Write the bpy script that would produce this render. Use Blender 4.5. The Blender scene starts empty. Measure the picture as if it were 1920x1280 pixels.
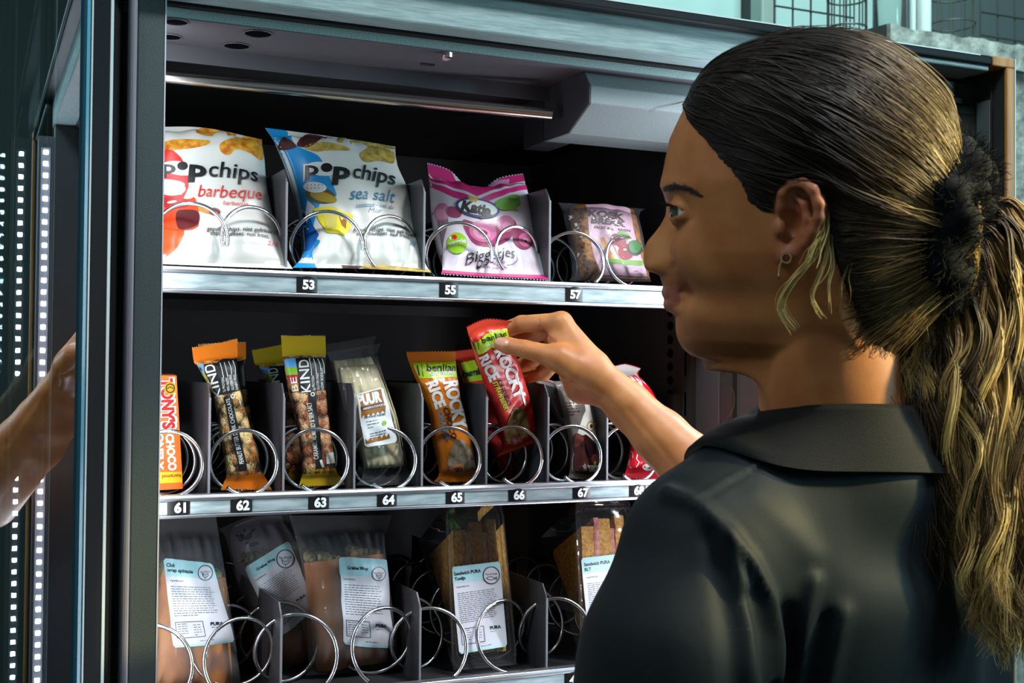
import bpy, bmesh, math, random
import numpy as np
from mathutils import Vector, Matrix
random.seed(7)
rng = np.random.RandomState(7)
SC = bpy.context.scene
COL = SC.collection

# ------------------------------------------------------------------ camera
F_PX = 2331.0
CAM = np.array([-0.228, -1.187, 0.120])
_y, _p, _r = math.radians(24.36), math.radians(1.29), math.radians(0.477)
FWD = np.array([math.sin(_y)*math.cos(_p), math.cos(_y)*math.cos(_p), math.sin(_p)])
_r0 = np.array([math.cos(_y), -math.sin(_y), 0.0]); _u0 = np.cross(_r0, FWD)
RGT = _r0*math.cos(_r) + _u0*math.sin(_r)
UPV = -_r0*math.sin(_r) + _u0*math.cos(_r)
cam = bpy.data.cameras.new('camera'); camo = bpy.data.objects.new('camera', cam); COL.objects.link(camo)
M = Matrix.Identity(4)
for i in range(3):
    M[i][0] = RGT[i]; M[i][1] = UPV[i]; M[i][2] = -FWD[i]; M[i][3] = CAM[i]
camo.matrix_world = M
cam.sensor_width = 36.0; cam.lens = F_PX*36.0/1920.0; cam.clip_start = 0.02; cam.clip_end = 60
cam.dof.use_dof = True; cam.dof.focus_distance = 1.22; cam.dof.aperture_fstop = 16.0
SC.camera = camo
SC.view_settings.view_transform = 'Standard'
SC.view_settings.look = 'None'
SC.view_settings.gamma = 1.0
SC.view_settings.exposure = 0.06
SC.cycles.max_bounces = 8; SC.cycles.transparent_max_bounces = 16
SC.cycles.caustics_reflective = False; SC.cycles.caustics_refractive = False
SC.cycles.sample_clamp_indirect = 4.0
try: SC.cycles.use_light_tree = True
except Exception: pass

# ------------------------------------------------------------------ world and lamps
W = bpy.data.worlds.new('World'); SC.world = W; W.use_nodes = True
bgn = W.node_tree.nodes['Background']; bgn.inputs[0].default_value = (0.50, 0.66, 0.70, 1); bgn.inputs[1].default_value = 0.20

def area(name, loc, target, sx, sy, power, col, spread=180):
    l = bpy.data.lights.new(name, 'AREA'); l.shape = 'RECTANGLE'; l.size = sx; l.size_y = sy
    l.energy = power; l.color = col; l.spread = math.radians(spread)
    o = bpy.data.objects.new(name, l); COL.objects.link(o); o.location = loc
    d = Vector(target)-Vector(loc); o.rotation_euler = d.to_track_quat('-Z', 'Y').to_euler()
    return o
# daylight from a high shop window on the left, over the top of the machine
area('shop_window_daylight', (-0.9, -0.85, 1.55), (0.36, -0.04, 0.50), 0.6, 0.4, 0.85, (0.58, 0.96, 1.0), spread=34)
# soft daylight that reaches the shop floor
area('shop_floor_daylight', (2.4, -1.9, 0.7), (0.5, -0.4, -0.1), 0.3, 0.6, 30, (0.50, 0.88, 1.0))
# cool fill lamp added above and behind her to brighten the packs
area('overhead_fill_light', (0.85, -1.15, 1.70), (0.24, 0.0, -0.05), 0.35, 0.35, 5.0, (0.94, 0.97, 1.0), spread=60)
area('left_fill_light', (-0.80, -0.68, 1.35), (0.20, 0.0, 0.0), 0.4, 0.4, 1.8, (0.94, 0.97, 1.0), spread=90)  # soft fill lamp added at the upper left for the packs
# warm track spotlight high on the right, on her ponytail
sl = bpy.data.lights.new('warm_spotlight', 'SPOT'); sl.energy = 190; sl.color = (1.0, 0.82, 0.36); sl.spot_size = math.radians(16.5); sl.spot_blend = 0.8; sl.shadow_soft_size = 0.03
so = bpy.data.objects.new('warm_spotlight', sl); COL.objects.link(so); so.location = (1.45, -1.12, 0.66)
so.rotation_euler = (Vector(CAM+0.87*(FWD+RGT*(1000/F_PX)+UPV*(70/F_PX)))-so.location).to_track_quat('-Z', 'Y').to_euler()
# daylight in the hall behind the machine
area('hall_daylight', (1.5, 0.2, 2.4), (1.75, 1.3, 0.7), 1.2, 0.8, 60, (0.74, 1.0, 0.97))
# light of the LED row on the left jamb (the row on the right lights by its own LEDs)
area('led_light_left', (-0.066, -0.034, 0.02), (-0.030, 0.06, 0.02), 0.012, 1.1, 1.0, (0.90, 0.95, 1.0))

# ------------------------------------------------------------------ pixel rays (design coordinates of the photograph)
def ray(px, py): return FWD + RGT*((px-960.0)/F_PX) + UPV*((640.0-py)/F_PX)
def onY(px, py, Y):
    d = ray(px, py); return CAM + d*((Y-CAM[1])/d[1])
def onX(px, py, X):
    d = ray(px, py); return CAM + d*((X-CAM[0])/d[0])
def onZ(px, py, Z):
    d = ray(px, py); return CAM + d*((Z-CAM[2])/d[2])
def dep(px, py, D): return CAM + ray(px, py)*D

# ------------------------------------------------------------------ materials
MATS = {}
def mat(name, col=(0.5,0.5,0.5), rough=0.5, metal=0.0, spec=0.5, bump=0, bscale=200, trans=0, emit=None, estr=1.0, sss=0, alpha=1, coat=0, aniso=0):
    if name in MATS: return MATS[name]
    m = bpy.data.materials.new(name); m.use_nodes = True
    nt = m.node_tree; b = nt.nodes['Principled BSDF']
    b.inputs['Base Color'].default_value = (*col, 1)
    b.inputs['Roughness'].default_value = rough; b.inputs['Metallic'].default_value = metal
    b.inputs['Specular IOR Level'].default_value = spec
    b.inputs['Transmission Weight'].default_value = trans
    b.inputs['Alpha'].default_value = alpha
    b.inputs['Coat Weight'].default_value = coat
    b.inputs['Anisotropic'].default_value = aniso
    if emit:
        b.inputs['Emission Color'].default_value = (*emit, 1); b.inputs['Emission Strength'].default_value = estr
    if sss:
        b.inputs['Subsurface Weight'].default_value = sss; b.inputs['Subsurface Radius'].default_value = (0.012, 0.005, 0.003)
        b.inputs['Subsurface Scale'].default_value = 0.5
    if bump:
        tc = nt.nodes.new('ShaderNodeTexCoord')
        n = nt.nodes.new('ShaderNodeTexNoise'); n.inputs['Scale'].default_value = bscale; n.inputs['Detail'].default_value = 3
        bp = nt.nodes.new('ShaderNodeBump'); bp.inputs['Strength'].default_value = bump; bp.inputs['Distance'].default_value = 0.001
        nt.links.new(tc.outputs['Object'], n.inputs['Vector']); nt.links.new(n.outputs['Fac'], bp.inputs['Height']); nt.links.new(bp.outputs['Normal'], b.inputs['Normal'])
    MATS[name] = m
    return m
def lin(r, g, b):
    f = lambda c: (c/255/12.92) if c/255 <= 0.04045 else ((c/255+0.055)/1.055)**2.4
    return (f(r), f(g), f(b))
def noise_mat(name, c1, c2, scale, rough=0.5, metal=0.0, bump=0.2, kind='noise', stretch=(1,1,1), detail=4, lo=0.35, hi=0.65, dist=0.002, spec=0.5):
    """two colours mixed by a noise / voronoi in object space, with bump"""
    m = bpy.data.materials.new(name); m.use_nodes = True; nt = m.node_tree; b = nt.nodes['Principled BSDF']
    tc = nt.nodes.new('ShaderNodeTexCoord'); mp = nt.nodes.new('ShaderNodeMapping'); mp.inputs['Scale'].default_value = stretch
    nt.links.new(tc.outputs['Object'], mp.inputs['Vector'])
    if kind == 'noise':
        n = nt.nodes.new('ShaderNodeTexNoise'); n.inputs['Detail'].default_value = detail; out = n.outputs['Fac']
    else:
        n = nt.nodes.new('ShaderNodeTexVoronoi'); out = n.outputs['Distance'] if kind == 'voronoi' else n.outputs['Color']
    n.inputs['Scale'].default_value = scale
    nt.links.new(mp.outputs['Vector'], n.inputs['Vector'])
    cr = nt.nodes.new('ShaderNodeValToRGB'); cr.color_ramp.elements[0].position = lo; cr.color_ramp.elements[1].position = hi
    cr.color_ramp.elements[0].color = (*c1, 1); cr.color_ramp.elements[1].color = (*c2, 1)
    nt.links.new(out, cr.inputs['Fac']); nt.links.new(cr.outputs['Color'], b.inputs['Base Color'])
    b.inputs['Roughness'].default_value = rough; b.inputs['Metallic'].default_value = metal; b.inputs['Specular IOR Level'].default_value = spec
    if bump:
        bp = nt.nodes.new('ShaderNodeBump'); bp.inputs['Strength'].default_value = bump; bp.inputs['Distance'].default_value = dist
        nt.links.new(out, bp.inputs['Height']); nt.links.new(bp.outputs['Normal'], b.inputs['Normal'])
    MATS[name] = m
    return m
def nut_mat(name, dark, mid, light, scale):
    """roasted nuts pressed in caramel: big voronoi cells of several browns with dark gaps"""
    m = bpy.data.materials.new(name); m.use_nodes = True; nt = m.node_tree; b = nt.nodes['Principled BSDF']
    tc = nt.nodes.new('ShaderNodeTexCoord'); v = nt.nodes.new('ShaderNodeTexVoronoi'); v.inputs['Scale'].default_value = scale
    no = nt.nodes.new('ShaderNodeTexNoise'); no.inputs['Scale'].default_value = scale*0.45
    mx0 = nt.nodes.new('ShaderNodeMixRGB'); mx0.inputs[0].default_value = 0.006
    nt.links.new(tc.outputs['Object'], mx0.inputs[1]); nt.links.new(no.outputs['Color'], mx0.inputs[2])
    nt.links.new(mx0.outputs[0], v.inputs['Vector'])
    sep = nt.nodes.new('ShaderNodeSeparateColor'); nt.links.new(v.outputs['Color'], sep.inputs[0])
    cr = nt.nodes.new('ShaderNodeValToRGB'); e = cr.color_ramp.elements
    e[0].color = (*mid, 1); e[0].position = 0.2; e[1].color = (*light, 1); e[1].position = 0.85
    q = e.new(0.5); q.color = tuple(0.5*(a+c) for a, c in zip(mid, light))+(1,)
    nt.links.new(sep.outputs[0], cr.inputs['Fac'])
    gp = nt.nodes.new('ShaderNodeMapRange'); gp.inputs['From Min'].default_value = 0.42; gp.inputs['From Max'].default_value = 0.78
    nt.links.new(v.outputs['Distance'], gp.inputs['Value'])
    mx = nt.nodes.new('ShaderNodeMixRGB'); mx.inputs[2].default_value = (*dark, 1)
    nt.links.new(gp.outputs[0], mx.inputs[0]); nt.links.new(cr.outputs['Color'], mx.inputs[1])
    nt.links.new(mx.outputs[0], b.inputs['Base Color'])
    b.inputs['Roughness'].default_value = 0.22; b.inputs['Coat Weight'].default_value = 0.5; b.inputs['Coat Roughness'].default_value = 0.1
    bp = nt.nodes.new('ShaderNodeBump'); bp.inputs['Strength'].default_value = 0.9; bp.inputs['Distance'].default_value = 0.003; bp.invert = True
    nt.links.new(v.outputs['Distance'], bp.inputs['Height']); nt.links.new(bp.outputs['Normal'], b.inputs['Normal'])
    MATS[name] = m
    return m
def film_mat(name, tint=(0.93,0.93,0.95), haze=0.10, refl=0.9, bump=0.6, bscale=45, rough=0.06):
    """thin clear wrapping film: mostly see-through, milky haze and sharp crinkle glints"""
    m = bpy.data.materials.new(name); m.use_nodes = True; nt = m.node_tree
    for n in list(nt.nodes): nt.nodes.remove(n)
    out = nt.nodes.new('ShaderNodeOutputMaterial')
    tr = nt.nodes.new('ShaderNodeBsdfTransparent'); tr.inputs[0].default_value = (*tint, 1)
    df = nt.nodes.new('ShaderNodeBsdfDiffuse'); df.inputs[0].default_value = (0.75, 0.74, 0.78, 1)
    gl = nt.nodes.new('ShaderNodeBsdfGlossy'); gl.inputs['Roughness'].default_value = rough
    fr = nt.nodes.new('ShaderNodeFresnel'); fr.inputs[0].default_value = 1.32
    tc = nt.nodes.new('ShaderNodeTexCoord'); no = nt.nodes.new('ShaderNodeTexNoise'); no.inputs['Scale'].default_value = bscale; no.inputs['Detail'].default_value = 2
    bp = nt.nodes.new('ShaderNodeBump'); bp.inputs['Strength'].default_value = bump; bp.inputs['Distance'].default_value = 0.006
    nt.links.new(tc.outputs['Object'], no.inputs['Vector']); nt.links.new(no.outputs['Fac'], bp.inputs['Height'])
    nt.links.new(bp.outputs['Normal'], gl.inputs['Normal']); nt.links.new(bp.outputs['Normal'], fr.inputs['Normal'])
    m1 = nt.nodes.new('ShaderNodeMixShader'); m1.inputs[0].default_value = haze
    nt.links.new(tr.outputs[0], m1.inputs[1]); nt.links.new(df.outputs[0], m1.inputs[2])
    mu = nt.nodes.new('ShaderNodeMath'); mu.operation = 'MULTIPLY'; mu.inputs[1].default_value = refl; nt.links.new(fr.outputs[0], mu.inputs[0])
    m2 = nt.nodes.new('ShaderNodeMixShader'); nt.links.new(mu.outputs[0], m2.inputs[0])
    nt.links.new(m1.outputs[0], m2.inputs[1]); nt.links.new(gl.outputs[0], m2.inputs[2]); nt.links.new(m2.outputs[0], out.inputs[0])
    MATS[name] = m
    return m
def pane_mat(name, refl, tint):
    """coated sheet glass: partly mirror, partly clear"""
    m = bpy.data.materials.new(name); m.use_nodes = True; nt = m.node_tree
    for n in list(nt.nodes): nt.nodes.remove(n)
    out = nt.nodes.new('ShaderNodeOutputMaterial')
    tr = nt.nodes.new('ShaderNodeBsdfTransparent'); tr.inputs[0].default_value = (*tint, 1)
    gl = nt.nodes.new('ShaderNodeBsdfGlossy'); gl.inputs['Roughness'].default_value = 0.0; gl.inputs[0].default_value = (0.85, 0.95, 1.0, 1)
    mx = nt.nodes.new('ShaderNodeMixShader'); mx.inputs[0].default_value = refl
    nt.links.new(tr.outputs[0], mx.inputs[1]); nt.links.new(gl.outputs[0], mx.inputs[2]); nt.links.new(mx.outputs[0], out.inputs[0])
    MATS[name] = m
    return m

# ------------------------------------------------------------------ mesh building
class MB:
    def __init__(s): s.v = []; s.f = []; s.m = []; s.n = 0
    def add(s, verts, faces, mi=0):
        verts = np.asarray(verts, float).reshape(-1, 3); s.v.append(verts)
        k = s.n
        for f in faces: s.f.append(tuple(int(i)+k for i in f)); s.m.append(mi)
        s.n += len(verts)
    def box(s, lo, hi, mi=0, rot=None, org=None):
        x0, y0, z0 = lo; x1, y1, z1 = hi
        v = np.array([(x0,y0,z0),(x1,y0,z0),(x1,y1,z0),(x0,y1,z0),(x0,y0,z1),(x1,y0,z1),(x1,y1,z1),(x0,y1,z1)], float)
        if rot is not None:
            o = np.array(org if org is not None else (0,0,0)); v = (v-o)@np.array(rot).T+o
        s.add(v, [(0,3,2,1),(4,5,6,7),(0,1,5,4),(1,2,6,5),(2,3,7,6),(3,0,4,7)], mi)
    def prism(s, poly, axis, a, b, mi=0):
        """extrude a polygon along an axis; poly in the other two axes in order (x,y)->z, (x,z)->y, (y,z)->x"""
        n = len(poly)
        def mk(p, t):
            return {'x': (t, p[0], p[1]), 'y': (p[0], t, p[1]), 'z': (p[0], p[1], t)}[axis]
        v = [mk(p, a) for p in poly]+[mk(p, b) for p in poly]
        fs = [tuple(range(n-1, -1, -1)), tuple(range(n, 2*n))]+[(i, (i+1) % n, n+(i+1) % n, n+i) for i in range(n)]
        s.add(v, fs, mi)
    def tube(s, path, r, seg=8, mi=0, cap=True, closed=False):
        P = np.asarray(path, float); n = len(P)
        R = np.full(n, r) if np.isscalar(r) else np.asarray(r, float)
        if closed: T = np.roll(P, -1, 0)-np.roll(P, 1, 0)
        else: T = np.gradient(P, axis=0)
        T /= np.linalg.norm(T, axis=1)[:, None]+1e-12
        a = np.array([0, 0, 1.0]) if abs(T[0][2]) < 0.9 else np.array([1.0, 0, 0])
        N = np.cross(T[0], a); N /= np.linalg.norm(N)
        V = []
        for i in range(n):
            N = N-T[i]*(N@T[i]); N /= np.linalg.norm(N)+1e-12; B = np.cross(T[i], N)
            th = np.arange(seg)*2*math.pi/seg
            V.append(P[i]+R[i]*(np.cos(th)[:, None]*N+np.sin(th)[:, None]*B))
        fs = []
        for i in range(n if closed else n-1):
            j = (i+1) % n
            for k in range(seg):
                k2 = (k+1) % seg; fs.append((i*seg+k, i*seg+k2, j*seg+k2, j*seg+k))
        if cap and not closed:
            fs.append(tuple(range(seg-1, -1, -1))); fs.append(tuple((n-1)*seg+k for k in range(seg)))
        s.add(np.concatenate(V), fs, mi)
    def disc(s, c, nrm, r, seg=20, mi=0, r2=None):
        n = np.array(nrm, float); n /= np.linalg.norm(n); a = np.array([0,0,1.0]) if abs(n[2]) < .9 else np.array([1.0,0,0])
        u = np.cross(n, a); u /= np.linalg.norm(u); w = np.cross(n, u)
        th = np.arange(seg)*2*math.pi/seg
        s.add(np.array(c)+np.cos(th)[:, None]*u*r+np.sin(th)[:, None]*w*(r2 or r), [tuple(range(seg))], mi)
    def build(s, name, mats, parent=None, smooth=False, bevel=0, bseg=2, angle=40):
        me = bpy.data.meshes.new(name)
        v = np.concatenate(s.v) if s.v else np.zeros((0, 3))
        if not isinstance(mats, (list, tuple)): mats = [mats]
        # origin at the base centre of the thing
        if len(v):
            org = np.array([(v[:,0].min()+v[:,0].max())/2, (v[:,1].min()+v[:,1].max())/2, v[:,2].min()])
        else: org = np.zeros(3)
        base = org
        if parent is not None: base = org
        me.from_pydata([tuple(p) for p in (v-base)], [], s.f)
        for m in mats: me.materials.append(m)
        me.polygons.foreach_set('material_index', s.m)
        if smooth: me.polygons.foreach_set('use_smooth', [True]*len(s.f))
        me.update(); me.validate()
        o = bpy.data.objects.new(name, me); COL.objects.link(o); o.location = tuple(base)
        if parent is not None:
            o.parent = parent; o.matrix_parent_inverse = Matrix.Translation(-Vector(WLOC[parent.name]))
        WLOC[o.name] = tuple(base)
        if bevel:
            b = o.modifiers.new('bevel', 'BEVEL'); b.width = bevel; b.segments = bseg; b.limit_method = 'ANGLE'; b.angle_limit = math.radians(35)
            b.harden_normals = False
        if smooth and angle < 180:
            try: me.set_sharp_from_angle(angle=math.radians(angle))
            except Exception: pass
        return o
WLOC = {}
def empty(name, loc):
    o = bpy.data.objects.new(name, None); COL.objects.link(o); o.location = tuple(loc); o.empty_display_size = 0.02
    WLOC[o.name] = tuple(loc); return o
def tag(o, label, cat, group=None):
    o['label'] = label; o['category'] = cat
    if group: o['group'] = group
    return o
def struct(o): o['kind'] = 'structure'; return o

# ------------------------------------------------------------------ lettering as flat 2-D meshes
_TXT = {}
def text2d(s, bold=0.0, shear=0.0):
    """triangles of a word, cap height 1, origin at the centre of its bounding box"""
    k = (s, bold, shear)
    if k in _TXT: return _TXT[k]
    cu = bpy.data.curves.new('t', 'FONT'); cu.body = s; cu.size = 1.0; cu.offset = bold; cu.shear = shear; cu.resolution_u = 3
    ob = bpy.data.objects.new('t', cu); COL.objects.link(ob)
    dg = bpy.context.evaluated_depsgraph_get(); ev = ob.evaluated_get(dg); me = ev.to_mesh()
    V = np.array([v.co[:2] for v in me.vertices], float).reshape(-1, 2); Fc = [tuple(p.vertices) for p in me.polygons]
    ev.to_mesh_clear(); bpy.data.objects.remove(ob); bpy.data.curves.remove(cu)
    V = V/0.73
    if len(V): c = (V.min(0)+V.max(0))/2; c[1] = 0.5; V = V-c
    _TXT[k] = (V, Fc); return _TXT[k]
def arc_bend(V, R):
    """bend a line of letters around a circle of radius R (positive: arched up)"""
    a = V[:, 0]/R; r = R+V[:, 1]
    return np.stack([np.sin(a)*r, np.cos(a)*r-R], 1)
def ell(cx, cy, rx, ry, n=28, rot=0):
    t = np.arange(n)*2*math.pi/n; c, s_ = math.cos(rot), math.sin(rot)
    x = rx*np.cos(t); y = ry*np.sin(t)
    return np.stack([cx+c*x-s_*y, cy+s_*x+c*y], 1)
def rrect(x0, y0, x1, y1, r, n=4):
    P = []
    for cx, cy, a in ((x1-r, y1-r, 0), (x0+r, y1-r, 90), (x0+r, y0+r, 180), (x1-r, y0+r, 270)):
        for k in range(n+1):
            t = math.radians(a+90*k/n); P.append((cx+r*math.cos(t), cy+r*math.sin(t)))
    return np.array(P)
def ring2d(outer, inner):
    n = len(outer); return np.concatenate([outer, inner]), [(i, (i+1) % n, n+(i+1) % n, n+i) for i in range(n)]

def catmull(P, t):
    """P (n,...) control points, t in 0..n-1"""
    n = len(P); i = np.clip(np.floor(t).astype(int), 0, n-2); f = t-i
    p0 = P[np.clip(i-1, 0, n-1)]; p1 = P[i]; p2 = P[i+1]; p3 = P[np.clip(i+2, 0, n-1)]
    f = f.reshape(f.shape+(1,)*(P.ndim-1))
    return 0.5*((2*p1)+(-p0+p2)*f+(2*p0-5*p1+4*p2-p3)*f**2+(-p0+3*p1-3*p2+p3)*f**3)
def lerp_arr(P, t):
    n = len(P); i = np.clip(np.floor(t).astype(int), 0, n-2); f = (t-i).reshape((-1,)+(1,)*(P.ndim-1))
    return P[i]*(1-f)+P[i+1]*f

class Sheet:
    """a soft pack: a net of 3-D points (rows bottom to top, columns left to right) that swells by `thick`"""
    def __init__(s, rows, vs, thick, W, H, pu=0.55, pv=0.5, seal=(0.06, 0.06), wr=0.0012, seed=0, smooth=True, nrm=None, flat=0.0):
        s.net = np.array(rows, float); s.vs = np.array(vs, float); s.T = thick; s.W = W; s.H = H
        s.pu, s.pv, s.seal, s.wr, s.flat = pu, pv, seal, wr, flat
        r = np.random.RandomState(seed); s.ph = r.rand(12)*6.28; s.fr = 6+r.rand(12)*14; s.an = r.rand(12)*6.28
        a = s.net[0, -1]-s.net[0, 0]; b = s.net[-1].mean(0)-s.net[0].mean(0)
        n = np.cross(a, b); n /= np.linalg.norm(n); s.n = n if nrm is None else np.array(nrm)
        s.smooth = smooth
    def base(s, u, v):
        vi = np.interp(v, s.vs, np.arange(len(s.vs)))
        nr = len(s.vs)
        rows = catmull(s.net, vi) if (s.smooth and nr > 2) else lerp_arr(s.net, vi)   # (k, nc, 3)
        nc = s.net.shape[1]; ui = np.clip(u, 0, 1)*(nc-1)
        if nc > 2:
            out = catmull_rows(rows, ui)
        else:
            out = rows[:, 0]*(1-u[:, None])+rows[:, 1]*u[:, None]
        return out
    def th(s, u, v):
        a = np.clip(1-np.abs(2*u-1)**2.6, 0, 1)**s.pu
        sb, st = s.seal
        w = np.clip((v-sb)/(1-sb-st), 0, 1)
        b = np.clip(1-np.abs(2*w-1)**3.0, 0, 1)**s.pv
        return s.T*a*b
    def wrinkle(s, u, v):
        o = np.zeros_like(u)
        for k in range(6):
            o += np.sin(s.fr[k]*(np.cos(s.an[k])*u+np.sin(s.an[k])*v*s.H/s.W)+s.ph[k])
        sb, st = s.seal
        e = np.exp(-np.clip(v-sb, 0, 1)/0.10)+np.exp(-np.clip(1-st-v, 0, 1)/0.10)
        o2 = np.sin(s.fr[7]*2.2*u+s.ph[7]+2*v)+np.sin(s.fr[8]*3.1*u+s.ph[8])
        m = np.clip(s.th(u, v)/(s.T+1e-9), 0, 1)
        return s.wr*(0.35*o*m+0.9*o2*e*np.clip(m*3, 0, 1))
    def at(s, u, v, off=0.0, side=1):
        u = np.asarray(u, float).ravel(); v = np.asarray(v, float).ravel()
        p = s.base(u, v); t = s.th(u, v)*(1.0 if side > 0 else 0.8)
        d = t+off+(s.wrinkle(u, v) if side > 0 else 0)
        return p+s.n*(side*d)[:, None]
    def mesh(s, mb, nu=40, nv=60, colour=None, teeth=0, tl=0.0016, mi=0, back=True):
        us = np.linspace(0, 1, nu+1); vs = np.linspace(0, 1, nv+1)
        U, V = np.meshgrid(us, vs); nc = nu+1
        A = s.at(U, V, 0.0002, 1).reshape(nv+1, nc, 3)
        if teeth:
            up = (s.net[-1].mean(0)-s.net[0].mean(0)); up /= np.linalg.norm(up)
            z = (np.arange(nc) % 2)*tl
            A[-1] += up*z[:, None]; A[0] -= up*z[:, None]
        fs = []; fm = []
        for j in range(nv):
            for i in range(nu):
                fs.append((j*nc+i, j*nc+i+1, (j+1)*nc+i+1, (j+1)*nc+i))
                fm.append(colour((us[i]+us[i+1])/2, (vs[j]+vs[j+1])/2) if colour else mi)
        k = mb.n; mb.v.append(A.reshape(-1, 3)); mb.n += A.shape[0]*nc
        for f, m_ in zip(fs, fm): mb.f.append(tuple(i+k for i in f)); mb.m.append(m_)
        if back:
            B = s.at(U, V, 0.0, -1).reshape(nv+1, nc, 3)
            if teeth: B[-1] += up*z[:, None]; B[0] -= up*z[:, None]
            k = mb.n; mb.v.append(B.reshape(-1, 3)); mb.n += B.shape[0]*nc
            for f, m_ in zip(fs, fm): mb.f.append(tuple(i+k for i in f[::-1])); mb.m.append(m_)
    def decal(s, mb, V2, faces, mi, layer=1, step=0.003, at=(0.5, 0.5), size=1.0, rot=0.0, clip=True):
        """lay flat 2-D faces (metres, x right / y up around `at` in uv) on the swollen front"""
        V2 = np.asarray(V2, float)*size
        c, q = math.cos(rot), math.sin(rot)
        V2 = np.stack([V2[:, 0]*c-V2[:, 1]*q, V2[:, 0]*q+V2[:, 1]*c], 1)
        V2 = V2+np.array([at[0]*s.W, at[1]*s.H])
        bm = bmesh.new(); vv = [bm.verts.new((x, y, 0)) for x, y in V2]
        for f in faces:
            try: bm.faces.new([vv[i] for i in f])
            except ValueError: pass
        if clip:
            for co, no in (((0,0,0),(-1,0,0)), ((s.W,0,0),(1,0,0)), ((0,0,0),(0,-1,0)), ((0,s.H,0),(0,1,0))):
                bmesh.ops.bisect_plane(bm, geom=bm.verts[:]+bm.edges[:]+bm.faces[:], plane_co=co, plane_no=no, clear_outer=True)
        if len(bm.verts) == 0: bm.free(); return
        lo = [min(v.co[i] for v in bm.verts) for i in (0, 1)]; hi = [max(v.co[i] for v in bm.verts) for i in (0, 1)]
        for ax in (0, 1):
            k = math.floor(lo[ax]/step)+1
            while k*step < hi[ax]:
                co = [0, 0, 0]; no = [0, 0, 0]; co[ax] = k*step; no[ax] = 1
                bmesh.ops.bisect_plane(bm, geom=bm.verts[:]+bm.edges[:]+bm.faces[:], plane_co=co, plane_no=no)
                k += 1
        bm.verts.ensure_lookup_table(); bm.verts.index_update()
        Q = np.array([v.co[:2] for v in bm.verts]); fs = []
        for f in bm.faces:
            idx = [v.index for v in f.verts]
            if f.normal.z < 0: idx = idx[::-1]
            fs.append(idx)
        bm.free()
        P = s.at(Q[:, 0]/s.W, Q[:, 1]/s.H, 0.0002+0.00022*layer, 1)
        mb.add(P, fs, mi)
    def poly(s, mb, pts, mi, layer=1, **k):
        s.decal(mb, pts, [tuple(range(len(pts)))], mi, layer, **k)
    def upoly(s, mb, uv, mi, layer=1):
        """polygon straight in uv"""
        P = np.array(uv, float)*np.array([s.W, s.H]); s.decal(mb, P, [tuple(range(len(P)))], mi, layer, at=(0, 0))
    def text(s, mb, word, at, size, mi, layer=3, rot=0.0, bold=0.0, shear=0.0, sx=1.0, bend=0, align='c'):
        V, Fc = text2d(word, bold, shear)
        if not len(V): return
        V = V.copy()
        if align == 'l': V[:, 0] -= V[:, 0].min()
        if align == 'r': V[:, 0] -= V[:, 0].max()
        V[:, 0] *= sx
        if bend: V = arc_bend(V, bend)
        s.decal(mb, V, Fc, mi, layer, at=at, size=size, rot=rot)
def catmull_rows(rows, ui):
    """rows (k, nc, 3), ui (k,)"""
    nc = rows.shape[1]; k = np.arange(len(ui)); i = np.clip(np.floor(ui).astype(int), 0, nc-2); f = (ui-i)[:, None]
    p0 = rows[k, np.clip(i-1, 0, nc-1)]; p1 = rows[k, i]; p2 = rows[k, i+1]; p3 = rows[k, np.clip(i+2, 0, nc-1)]
    return 0.5*((2*p1)+(-p0+p2)*f+(2*p0-5*p1+4*p2-p3)*f**2+(-p0+3*p1-3*p2+p3)*f**3)
# ================================================================== materials of the machine
m_black = mat('black_plastic', (0.028,0.028,0.030), 0.5)
m_cab = mat('dark_textured_steel', (0.030,0.038,0.040), 0.45, bump=0.25, bscale=900)
m_inner = mat('dark_interior_liner', (0.085,0.083,0.088), 0.6, bump=0.1, bscale=500)
m_purple = mat('grey_interior_ceiling', (0.085,0.082,0.095), 0.5, bump=0.2, bscale=900)
m_strip = noise_mat('brushed_frame_profile', (0.14,0.21,0.21), (0.25,0.34,0.34), 60, rough=0.45, bump=0.05, stretch=(0.6,8,8), lo=0.3, hi=0.7)
m_tealtex = mat('lit_textured_header', (0.24,0.36,0.35), 0.6, bump=0.9, bscale=1100)  # same paint as the jamb, paler: its daylight is put into the colour
m_chrome = mat('polished_steel_bar', (0.62,0.58,0.54), 0.22, metal=1.0)
m_wire = mat('bright_steel_wire', (0.66,0.66,0.68), 0.2, metal=1.0)
m_alu = noise_mat('brushed_aluminium', (0.34,0.35,0.38), (0.54,0.55,0.58), 90, rough=0.36, metal=0.85, bump=0.04, stretch=(0.3,6,6))
m_tagstrip = noise_mat('frosted_price_strip', (0.24,0.31,0.33), (0.42,0.50,0.52), 70, rough=0.3, bump=0.03, stretch=(0.5,3,3))
m_tray = mat('dark_tray_plastic', (0.028,0.028,0.031), 0.42)
m_divider = mat('charcoal_divider_sheet', (0.042,0.040,0.046), 0.42, bump=0.08, bscale=300)
m_divedge = mat('pale_divider_edge', (0.22,0.22,0.24), 0.4)  # paler grey for the divider front edges and feet
m_tagblk = mat('black_number_tag', (0.008,0.008,0.009), 0.35)
m_white = mat('white_print', (0.86,0.86,0.86), 0.45)
m_copper = noise_mat('copper_brown_trim', (0.34,0.14,0.03), (0.52,0.25,0.07), 20, rough=0.5, bump=0.05, stretch=(6,6,0.4))
m_led = mat('white_led', (0.9,0.9,0.9), 0.4, emit=(0.86,0.90,1.0), estr=560)
m_ledstrip = mat('grey_led_carrier', (0.25,0.25,0.28), 0.4)
m_rubber = mat('black_rubber_gasket', (0.008,0.009,0.010), 0.7, spec=0.15)
m_trimlite = mat('pale_trim_and_highlight', (0.42,0.52,0.52), 0.3)
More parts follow.
